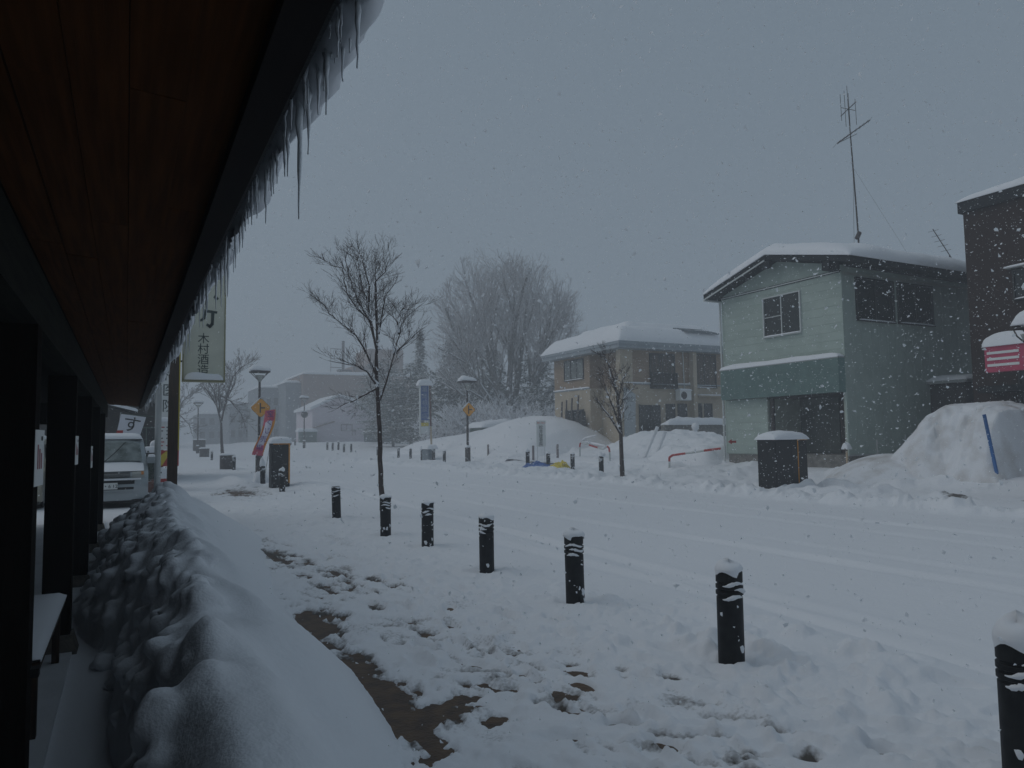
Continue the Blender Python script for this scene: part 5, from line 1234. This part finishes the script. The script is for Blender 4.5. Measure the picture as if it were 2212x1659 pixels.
T1 = {'A': [(4.86, 3.08), (4.6, 3.64), (4.4, 3.96), (4.1, 4.18), (3.81, 4.42), (3.65, 4.64), (3.53, 4.71)], 'B': [(4.86, 3.65), (4.74, 4.28), (4.44, 4.53), (4.2, 4.85), (4.07, 5.43), (3.84, 5.48)], 'C': [(4.86, 3.65), (4.71, 4.28), (4.67, 4.71), (4.54, 4.97), (4.43, 5.64), (4.23, 5.75)], 'D': [(4.86, 3.82), (4.88, 4.29), (4.84, 5.23), (4.81, 5.74)], 'E': [(4.88, 3.82), (4.84, 4.56), (4.84, 5.2), (5.05, 5.42), (5.19, 5.85)], 'F': [(4.94, 2.55), (5.08, 2.95), (5.26, 3.57), (5.37, 4.01), (5.47, 4.36), (5.98, 4.81)], 'G': [(5.26, 3.57), (5.54, 3.85), (5.98, 4.25)], 'H': [(4.88, 2.82), (4.44, 2.58), (3.95, 2.35)], 'I': [(4.86, 2.88), (4.64, 3.18), (4.37, 3.3), (3.81, 3.38)], 'J': [(4.91, 4.02), (5.05, 4.84), (5.3, 5.24)], 'K': [(5.37, 4.05), (5.33, 4.39), (5.47, 4.63), (5.69, 4.61)], 'L': [(4.71, 4.28), (4.44, 4.73), (4.23, 5.28), (4.13, 5.81)], 'M': [(4.69, 4.72), (4.7, 5.09), (4.57, 5.55), (4.43, 5.94)]}
limbs_tree('bare_tree', 'large dark bare tree with a forked crown on the near pavement', 15.8, [(5.02, -.15), (4.95, 1.27), (4.89, 2.39), (4.87, 3.21), (4.85, 3.75)], list(T1.values()), .062, .024, 5, .46, depth=.8, rmin=.0024)
for a_, b_ in (((4.93, 1.75), .07), ((4.96, 1.32), .06)): pass
T2 = [[(16.33, 1.78), (16.03, 2.2), (15.59, 2.71), (15.3, 3.04)], [(16.3, 2.12), (16.05, 2.75), (15.76, 3.38), (15.62, 3.88)], [(16.3, 2.54), (16.52, 3.05), (17.0, 3.49)], [(16.28, 2.96), (16.43, 3.56), (16.65, 4.03)], [(16.26, 3.18), (15.98, 3.8), (15.89, 4.31)], [(16.33, 1.99), (16.45, 2.54), (16.67, 2.97)], [(16.26, 3.18), (16.13, 3.72), (15.89, 4.31), (15.69, 4.64), (15.54, 4.68)]]
limbs_tree('bare_tree', 'slender young tree with snow stuck to its branches before the cream house', 22.7, [(16.4, 0), (16.38, 1.78), (16.3, 2.54), (16.26, 3.18)], T2, .085, .04, 9, .42, snowk=0, depth=.6, rmin=.004)
T3 = [[(7.7, 3.44), (7.29, 5.0), (7.08, 6.25), (6.49, 7.28), (6.01, 7.16)], [(7.7, 3.44), (8.07, 5.42), (8.63, 7.64), (9.42, 8.62), (10.22, 9.08)], [(7.54, 4.37), (7.48, 5.63), (7.46, 6.78)], [(7.57, 5.94), (8.46, 5.43), (9.47, 4.17), (9.84, 2.9)], [(8.07, 5.42), (8.84, 7.12), (8.92, 8.29)], [(7.29, 5.0), (6.5, 6.24), (6.01, 7.06)]]
limbs_tree('bare_tree', 'faint vase shaped bare tree on the left side of the street', 73.0, [(7.89, 0), (7.74, 1.88), (7.7, 3.44)], T3, .16, .09, 4, 1.3, depth=1.6, rmin=.012)
T4 = [[(a-2.2+.1, b*.9) for a, b in l] for l in T3[:4]]
limbs_tree('bare_tree', 'very faint farthest bare tree beyond the third lamp', 108.0, [(5.7, .6), (5.6, 1.9), (5.6, 3.1)], [[(x, z+.2) for x, z in l] for l in T4], .2, .1, 8, 1.5, depth=1.6, rmin=.02)

# the giant bare tree
def giant():
    bx, by = 34.2, 67.5; z0 = .7
    t = thing('giant_bare_tree', 'huge frosted bare tree spreading its crown above all the others', 'tree', (bx, by, z0))
    q = random.Random(21); big = []; fine = []
    stems = [(-.4, -.2, -.30, 1.0), (.5, .1, .06, 1.08), (1.4, .5, -.02, .95), (-1.5, .6, -.62, .92), (2.4, -.3, .40, .95), (.2, 1.0, -.12, 1.0), (3.6, .6, .20, 1.0), (-.9, -.6, -.95, .8), (3.2, -.4, .75, .85), (4.0, .2, 1.0, .72), (-1.6, -.2, -1.25, .62), (1.8, -.8, .25, .9)]
    def go(p, d, L, r, lev, dest, ns):
        d = d.normalized(); cur = Vector(p); rr = r; pts = []
        for i in range(ns):
            d = (d+Vector((q.gauss(0, .07), q.gauss(0, .07), .035))).normalized(); nx = cur+d*(L/ns)
            nr = max(.014, rr*(1-.34/ns)); dest.append((cur, nx, rr, nr)); cur = nx; rr = nr; pts.append((cur, d.copy(), rr))
        if lev == 0: return
        k = {4: 6, 3: 6, 2: 5, 1: 4}[lev]
        for i in range(k):
            c, dd, r3 = pts[min(ns-1, int(ns*(.15+.85*(i+q.random()*.8)/k)))]
            a = q.uniform(0, 6.283); per = Vector((math.cos(a), math.sin(a), .15)); per = (per-dd*per.dot(dd)).normalized()
            go(c, dd+per*q.uniform(.38, .75), L*q.uniform(.50, .66), r3*.5, lev-1, big if lev > 3 else fine, max(2, ns-1))
        go(cur, d, L*.6, rr*.8, lev-1, big if lev > 3 else fine, max(2, ns-1))
    for (dx, dy, tl, s) in stems:
        a = Vector((bx+dx*.5, by+dy, z0-.2)); b = Vector((bx+dx*1.0, by+dy, z0+4.2*s)); big.append((a, b, .42*s, .34*s))
        go(b, Vector((tl+dx*.04, dy*.25, 1)), 7.6*s, .30*s, 4, big, 5)
    def inside(p):
        dx, dy, dz = (p.x-34.4)/7.9, (p.y-67.5)/7.5, (p.z-12.6)/8.3
        n = float(fbm(np.array([p.x*.55+p.y*.2]), np.array([p.z*.55+p.y*.1]), 2)[0])-.5
        return dx*dx+dy*dy+dz*dz < (1+.42*n)**2
    fine = [g for g in fine if q.random() < (.82 if g[1].z > 9 else .5) and inside(g[1])]; big = [g for g in big if inside(g[1]) or g[1].z < 9]
    segmesh('trunk', big, 'bark_grey', t, 6); setp(segmesh('twigs', fine, 'twig_frost', t, 3), kind='stuff')
    sn_ = snow_on(big, .05, .85, .95, q, .01, .93)
    setp(segmesh('snow_on_limbs', sn_, 'snow_soft', t, 5), kind='stuff')
    print('GIANT', len(fine)); return len(fine)
NG = giant()

def conifer(label, x, y, H, Rr, seed, dens=1.0, group='snowy evergreens in the grove', bushy=False, name='evergreen_tree'):
    q = random.Random(seed); z0 = base(x, y)
    z0 = float(z0)
    t = thing(name, label, 'tree', (x, y, z0), group)
    MB().tube([(x, y, z0-.2), (x+q.uniform(-.1, .1), y, z0+H*.6), (x, y, z0+H*.97)], [H*.022, H*.014, .02], 7).build('trunk', 'bark_grey', t)
    leafP = []; snowP = []
    n = int(150*dens*(H/8)**.9)
    for i in range(n):
        h = (i+q.random())/n
        if bushy: rad = Rr*math.sqrt(max(0.03, 1-(2*h-.75)**2*.62))*q.uniform(.55, 1.08)
        else: rad = Rr*(1-h)**.8*q.uniform(.6, 1.12)+.12
        zc = z0+H*(.06+.93*h); a = q.uniform(0, 6.283)
        droop = -.28 if not bushy else -.12
        ns = max(3, int(rad/.22))
        for k in range(ns):
            f = (k+1)/ns
            if f < .3: continue
            c = Vector((x+math.cos(a)*rad*f, y+math.sin(a)*rad*f, zc+rad*(droop*f*f+.10*f)))
            s = .17*(1.25-f*.4)*(H/8)**.35
            for m_ in range(3):
                b = a+q.uniform(-1.2, 1.2); u = Vector((math.cos(b), math.sin(b), q.uniform(-.7, .1)))*s*q.uniform(.9, 1.9); w_ = Vector((-math.sin(b), math.cos(b), q.uniform(-.6, .6)))*s*q.uniform(.25, .5)
                o = c+Vector((q.gauss(0, s*.7), q.gauss(0, s*.7), q.gauss(0, s*.5)))
                leafP.append((o-w_*.6, o+u*.5-w_, o+u, o+w_))
            if q.random() < .62:
                b = a+q.uniform(-.7, .7); u = Vector((math.cos(b), math.sin(b), -.22))*s*q.uniform(.9, 1.8); w_ = Vector((-math.sin(b), math.cos(b), q.uniform(-.25, .25)))*s*q.uniform(.5, .9)
                o = c+Vector((q.gauss(0, s*.5), q.gauss(0, s*.5), s*.35)); mid = Vector((0, 0, s*.28))
                snowP.append((o-u*.5, o-w_*.8, o+u, o+w_*.8, o+mid))
    V = np.array([v[:] for p in leafP for v in p]); F = np.arange(len(V)).reshape(-1, 4)
    fastmesh('crown', V-np.array(worldloc(t)), F, 'needles_frost' if bushy else 'needles_frost', t)
    V = np.array([v[:] for p in snowP for v in p]).reshape(-1, 3); b0 = np.arange(len(snowP))[:, None]*5
    F = np.concatenate([b0+np.array([[i, (i+1) % 4, 4]]) for i in range(4)])
    fastmesh('snow_on_boughs', V-np.array(worldloc(t)), F, 'snow_soft', t)
    return t
EV = [('spreading evergreen with heavy snowy boughs right of the pink house', 27.5, 83, 8.0, 4.2, True), ('snow laden evergreen bush left of the blue sign', 27.2, 72, 4.5, 2.6, True),
      ('narrow pointed conifer rising left of the giant tree', 32.8, 88, 14.5, 1.9, False), ('broad dark evergreen left under the giant tree', 33.0, 79, 12.5, 4.2, False),
      ('tall dark conifer directly left of the giant trunk', 33.6, 74, 12.0, 3.6, True), ('rounded evergreen behind the blue vertical sign', 29.5, 76, 8.5, 3.4, True),
      ('evergreen behind the right yellow sign', 33.5, 69.5, 7.5, 3.6, True), ('evergreen filling the gap right of the giant trunk', 38.0, 68, 10.0, 3.6, True),
      ('dark evergreen nearest the cream house', 38.6, 62, 9.0, 3.3, True), ('low snowy evergreen below the giant crown', 35.0, 63, 6.0, 2.8, True),
      ('evergreen between the low shed and the giant tree', 37.0, 75, 11.0, 3.8, False), ('far pale evergreen behind the pointed conifer', 30.6, 97, 11.5, 4.2, True), ('pale mixed evergreen left of the pointed conifer', 30.0, 84, 10, 3.2, True),
      ('evergreen top peeping above the cream roof behind the green house', 54, 44.5, 15.5, 3.2, False)]
for i, (lb, x, y, H, r, bu) in enumerate(EV): conifer(lb, x, y, H, r, 30+i, 1.5 if H > 9 else 1.3, bushy=bu)
# frosted bushes of the grove edge
def bush(label, x, y, H, seed):
    q = random.Random(seed); z0 = float(base(x, y)); t = thing('frosted_bush', label, 'bush', (x, y, z0), 'frosted leafless bushes at the grove edge')
    s_ = []
    for i in range(11):
        a = q.uniform(0, 6.28); grow(q, s_, Vector((x+q.gauss(0, .4), y+q.gauss(0, .4), z0)), Vector((math.cos(a)*.6, math.sin(a)*.6, 1)), H*.45, .035, 3, .7, .1, 3, (2, 3), .66, .62, .16, .012)
    segmesh('twigs', s_, 'twig_frost', t, 3); setp(segmesh('snow_on_twigs', snow_on(s_, .011, 1.2, .7, q, .012, .95), 'snow_soft', t, 4), kind='stuff')
for i, (lb, x, y, H) in enumerate([('frosted bush just right of the blue sign', 26.8, 63, 4.2), ('frosted bush behind the right lamp post', 28.6, 62, 4.6), ('frosted bush right of the yellow sign', 30.8, 60, 4.4), ('frosted bush behind the broad mound top', 32.0, 56.5, 3.8), ('frosted bush beside the snowed in car', 33.0, 54, 3.4), ('tall frosted bush under the giant trunk', 33.6, 64, 6.0), ('frosted bush above the long low shed', 30.2, 66, 5.5), ('frosted bush left of the blue sign', 25.6, 66, 3.2), ('frosted bush near the cream house wall', 33.5, 51, 4.0)]): bush(lb, x, y, H, 70+i)

# low shed and snowed-in car in the lot
ls = thing('low_shed', 'long low shed with rounded snow roof in front of the grove', 'shed', (30, 59, .6))
MB().box(27.2, 34.0, 57.6, 60.5, .3, 2.55).build('wall', 'green_shed', ls); MB().cap(26.8, 34.4, 57.2, 60.9, 2.55, .75, seed=4, p=1.8, res=.25).build('roof_snow', 'snow_soft', ls, smooth=True)
for i in range(9): MB().box(27.5+i*.75, 27.58+i*.75, 57.5, 57.6, .3, 2.55).build('post', 'dark_steel', ls)
sc_ = thing('snowed_in_car', 'car buried under snow beside the cream house', 'car', (31, 50, .7))
MB().add(*(lambda p: ([(x, y, z) for x in (29.6, 31.2) for y, z in p], [tuple(range(8))[::-1], tuple(range(8, 16))]+[(i, (i+1) % 8, 8+(i+1) % 8, 8+i) for i in range(8)]))([(47.8, .8), (47.7, 1.5), (48.6, 1.75), (49.2, 2.35), (50.8, 2.4), (51.5, 1.8), (51.9, 1.5), (51.9, .8)])).build('body', 'grey_blue', sc_)
MB().add([(29.59, 49.0, 1.8), (29.59, 50.9, 1.85), (29.59, 50.6, 2.28), (29.59, 49.35, 2.25)], [(0, 1, 2, 3)]).build('side_window', 'glass', sc_)
MB().cap(29.5, 31.3, 48.9, 51.2, 2.36, .4, seed=3).build('snow_cap', 'snow_soft', sc_, smooth=True); MB().cap(29.5, 31.3, 47.5, 48.9, 1.6, .3, seed=4).build('snow_cap', 'snow_soft', sc_, smooth=True)

# ------------------------------------------------------------------ FAR BUILDINGS
def place(px, py, dep):   # offline helper result table replaced by fixed numbers
    pass
ph = thing('pink_house', 'pale pinkish gabled house with snow roof beyond the big bare tree', 'house', (29, 115, .8))
MB().prism([(24.6, .75), (33.4, .75), (33.4, 4.0), (34.2, 4.9), (31.6, 6.9), (28.6, 8.1), (24.6, 6.3)], 'y', 112.2, 124).build('wall', 'pink_wall', ph)
V = []; rp = [(24.2, 6.15), (26.4, 7.15), (28.6, 8.2), (30.2, 7.75), (32.0, 6.9), (34.5, 4.9)]
mb = MB()
for (a, b) in zip(rp, rp[1:]): mb.prism([(a[0], a[1]), (b[0], b[1]), (b[0], b[1]+.42), (a[0], a[1]+.42)], 'y', 111.6, 124.2)
mb.build('roof_snow', 'snow_soft', ph)
MB().prism([(24.6, 3.35), (27.9, 4.35), (27.9, 4.5), (24.6, 3.5)], 'y', 111.9, 112.2).build('lean_roof', 'taupe_wall', ph)
window(ph, 'y', 29.0, 30.6, 3.1, 3.9, 112.2, frame='rust_pole', pane='pale_glass', cols=2, ft=.08); window(ph, 'y', 30.7, 31.1, 2.4, 2.9, 112.2, frame='rust_pole', pane='pale_glass', cols=1, ft=.05)
MB().box(24.0, 34.5, 112.0, 112.2, .3, .95).build('plinth', 'concrete', ph)
for i in range(20): MB().box(24.6, 33.4, 112.17, 112.198, 1.0+i*.165, 1.15+i*.165).build('siding_board', 'pink_wall', ph)
ts = thing('teal_shed', 'dark teal box shed right of the pink house', 'shed', (33.5, 106, .8)); MB().box(31.0, 35.6, 104.5, 107, .3, 2.75).build('body', 'teal_shed', ts); MB().cap(30.8, 35.8, 104.3, 107.2, 2.75, .3).build('snow_cap', 'snow_soft', ts, smooth=True)
for i in range(4): MB().box(31.2+i*1.1, 32.2+i*1.1, 104.46, 104.5, .9, 2.6).build('panel', 'teal_shed', ts)
gs = thing('green_shed', 'small green kiosk left of the pink house under thick snow', 'shed', (23, 113, .8)); MB().box(22.6, 24.9, 110.5, 112, .5, 2.9).build('body', 'green_shed', gs); MB().cap(22.1, 25.0, 110.2, 112.2, 2.9, .5).build('snow_cap', 'snow_soft', gs, smooth=True); MB().box(22.15, 22.25, 110.3, 110.4, .5, 2.9).build('post', 'trim_white', gs)
tb = thing('flat_roof_building', 'wide taupe flat roofed building behind the pink house', 'building', (35, 145, 1))
MB().box(29.0, 52, 140, 160, .5, 14.0).build('wall', 'taupe_wall', tb); MB().box(26.2, 29.0, 142, 158, .5, 12.5).build('wing', 'grey_wall', tb)
MB().cap(28.8, 52.2, 139.8, 160, 14.0, .7, p=8, res=.6).build('roof_snow', 'snow_soft', tb, smooth=True); MB().cap(26, 29, 141.8, 158, 12.5, .5, p=6).build('roof_snow', 'snow_soft', tb, smooth=True)
MB().box(39.5, 43.5, 144, 150, 14, 16.2).build('penthouse', 'taupe_wall', tb)
MB().box(44.5, 52, 150, 160, 14, 20.5).build('penthouse', 'taupe_wall', tb); MB().cap(44.3, 52.2, 149.8, 160, 20.5, .6).build('roof_snow', 'snow_soft', tb, smooth=True)
rp_ = thing('roof_aerial', 'lattice aerial with horizontal arms on the far flat roof', 'antenna', (36.5, 142, 14))
MB().tube([(37.0, 142, 14), (37.0, 142, 20.8)], .28, 6).build('mast', 'dark_steel', rp_)
for zz in (15.6, 17.3, 19.2): MB().tube([(34.5, 142, zz), (37, 142, zz)], .07, 4).build('arm', 'dark_steel', rp_)
MB().tube([(34.6, 142, 14), (34.6, 142, 19.2)], .05, 4).build('mast', 'dark_steel', rp_); MB().box(36, 38.6, 141.5, 143, 14, 15.2).build('equipment_box', 'dark_steel', rp_)
for i, (x0, x1, y0, z1, lb) in enumerate([(22.5, 26.5, 150, 12.0, 'faint grey building left of the taupe one'), (19.0, 23.5, 165, 9.5, 'very faint low grey building in the middle of the street view'), (14.5, 20.5, 185, 8.0, 'barely visible far building beyond the left yellow sign'), (-2, 5.5, 120, 6.5, 'faint building on the far left side of the street'), (4.5, 9.5, 175, 6.0, 'barely visible low house closing the street on the left')]):
    g_ = thing('far_building', lb, 'building', (x0, y0, 1)); MB().box(x0, x1, y0, y0+14, .3, z1).build('wall', 'grey_wall', g_); MB().cap(x0-.2, x1+.2, y0-.3, y0+14, z1, .6, seed=i).build('roof_snow', 'snow_soft', g_, smooth=True)
    k = 3
    for a in range(k):
        for zz in (2.5, 5.6, 8.6):
            if zz+1.6 < z1: window(g_, 'y', x0+(x1-x0)*(a+.25)/k, x0+(x1-x0)*(a+.75)/k, zz, zz+1.4, y0, frame='dark_frame', cols=2, ft=.06, sill=False)
pf = thing('parked_car', 'tiny snow covered car far up the left side of the street', 'car', (6.2, 118, 1)); MB().cap(4.6, 6.4, 112, 116, .9, 1.5, p=1.6, lump=.1).build('body', 'snow_soft', pf, smooth=True); MB().box(4.8, 6.2, 111.9, 112.4, 1.0, 1.5).build('bumper', 'grey_blue', pf)

# ------------------------------------------------------------------ FALLING SNOW
def flake_mat():
    m = bpy.data.materials.new('snowflake'); m.use_nodes = True; t = m.node_tree; t.nodes.clear()
    a = t.nodes.new("ShaderNodeBsdfDiffuse"); b = t.nodes.new("ShaderNodeBsdfTranslucent"); x = t.nodes.new("ShaderNodeMixShader"); o = t.nodes.new("ShaderNodeOutputMaterial")
    for n in (a, b): n.inputs[0].default_value = (.93, .95, .97, 1)
    x.inputs[0].default_value = .55; t.links.new(a.outputs[0], x.inputs[1]); t.links.new(b.outputs[0], x.inputs[2]); t.links.new(x.outputs[0], o.inputs[0])
    return m
def snowfall():
    q = np.random.RandomState(4)
    N = 150000
    az = np.radians(q.uniform(-14, 70, N)); r = 2.6+46*q.rand(N)**.72
    x = r*np.sin(az); y = r*np.cos(az); z = q.rand(N)*np.minimum(13, 2.6+r*.62)
    ok = ((x > .95) | (y > 19)) & (z > base(x, y)+.02)
    ok &= ~((x > 21.0) & (y > 16) & (y < 24)) & ~((x > 23.8) & (y < 15)) & ~((x > 26) & (y > 35))
    x, y, z = x[ok], y[ok], z[ok]; n = len(x)
    s = .0044+.0064*q.rand(n)**2.2
    s = s*np.where(np.hypot(x, y) < 3, .6, 1)
    big = q.rand(n) < .02; s = np.where(big, s*1.7, s)
    th = np.arange(5)*2*np.pi/5; oc = np.stack([np.cos(th), np.sin(th), 0*th], -1)
    A = q.normal(0, 1, (n, 3)); A /= np.linalg.norm(A, axis=1, keepdims=True); B = np.cross(A, q.normal(0, 1, (n, 3))); B /= np.linalg.norm(B, axis=1, keepdims=True); C = np.cross(A, B)
    J = q.uniform(.4, 1.4, (n, 5)); K = q.normal(0, .35, (n, 5)); el = q.uniform(.8, 1.7, (n, 1))
    rim = (A[:, None]*(oc[None, :, 0]*J*el)[..., None]+B[:, None]*(oc[None, :, 1]*J)[..., None]+C[:, None]*K[..., None])*s[:, None, None]
    ctr = C[:, None]*(s*.5)[:, None, None]
    V = np.concatenate([rim, ctr], 1)+np.stack([x, y, z], -1)[:, None]
    F0 = np.array([(i, (i+1) % 5, 5) for i in range(5)])
    F = F0[None]+np.arange(n)[:, None, None]*6
    o = fastmesh('falling_snow', V.reshape(-1, 3), F.reshape(-1, 3), flake_mat()); setp(o, 'loose snowflakes drifting down over the street and pavement', 'snowflakes', kind='stuff')
snowfall()

# ------------------------------------------------------------------ HAZE (snow filled air)
hz = MB().box(-640, 640, -640, 640, -1.5, 26).build('haze', 'snow_soft'); hz.data.materials.clear()
hm = bpy.data.materials.new('haze_air'); hm.use_nodes = True; t = hm.node_tree; t.nodes.clear()
pv = t.nodes.new("ShaderNodeVolumePrincipled"); pv.inputs['Color'].default_value = (.93, .96, 1.0, 1); pv.inputs['Density'].default_value = .0052; pv.inputs['Anisotropy'].default_value = 0.0
oo = t.nodes.new("ShaderNodeOutputMaterial"); t.links.new(pv.outputs[0], oo.inputs['Volume']); hz.data.materials.append(hm)
hz.display_type = 'WIRE'; setp(hz, 'pale snowy air filling the whole street', 'haze', kind='stuff')
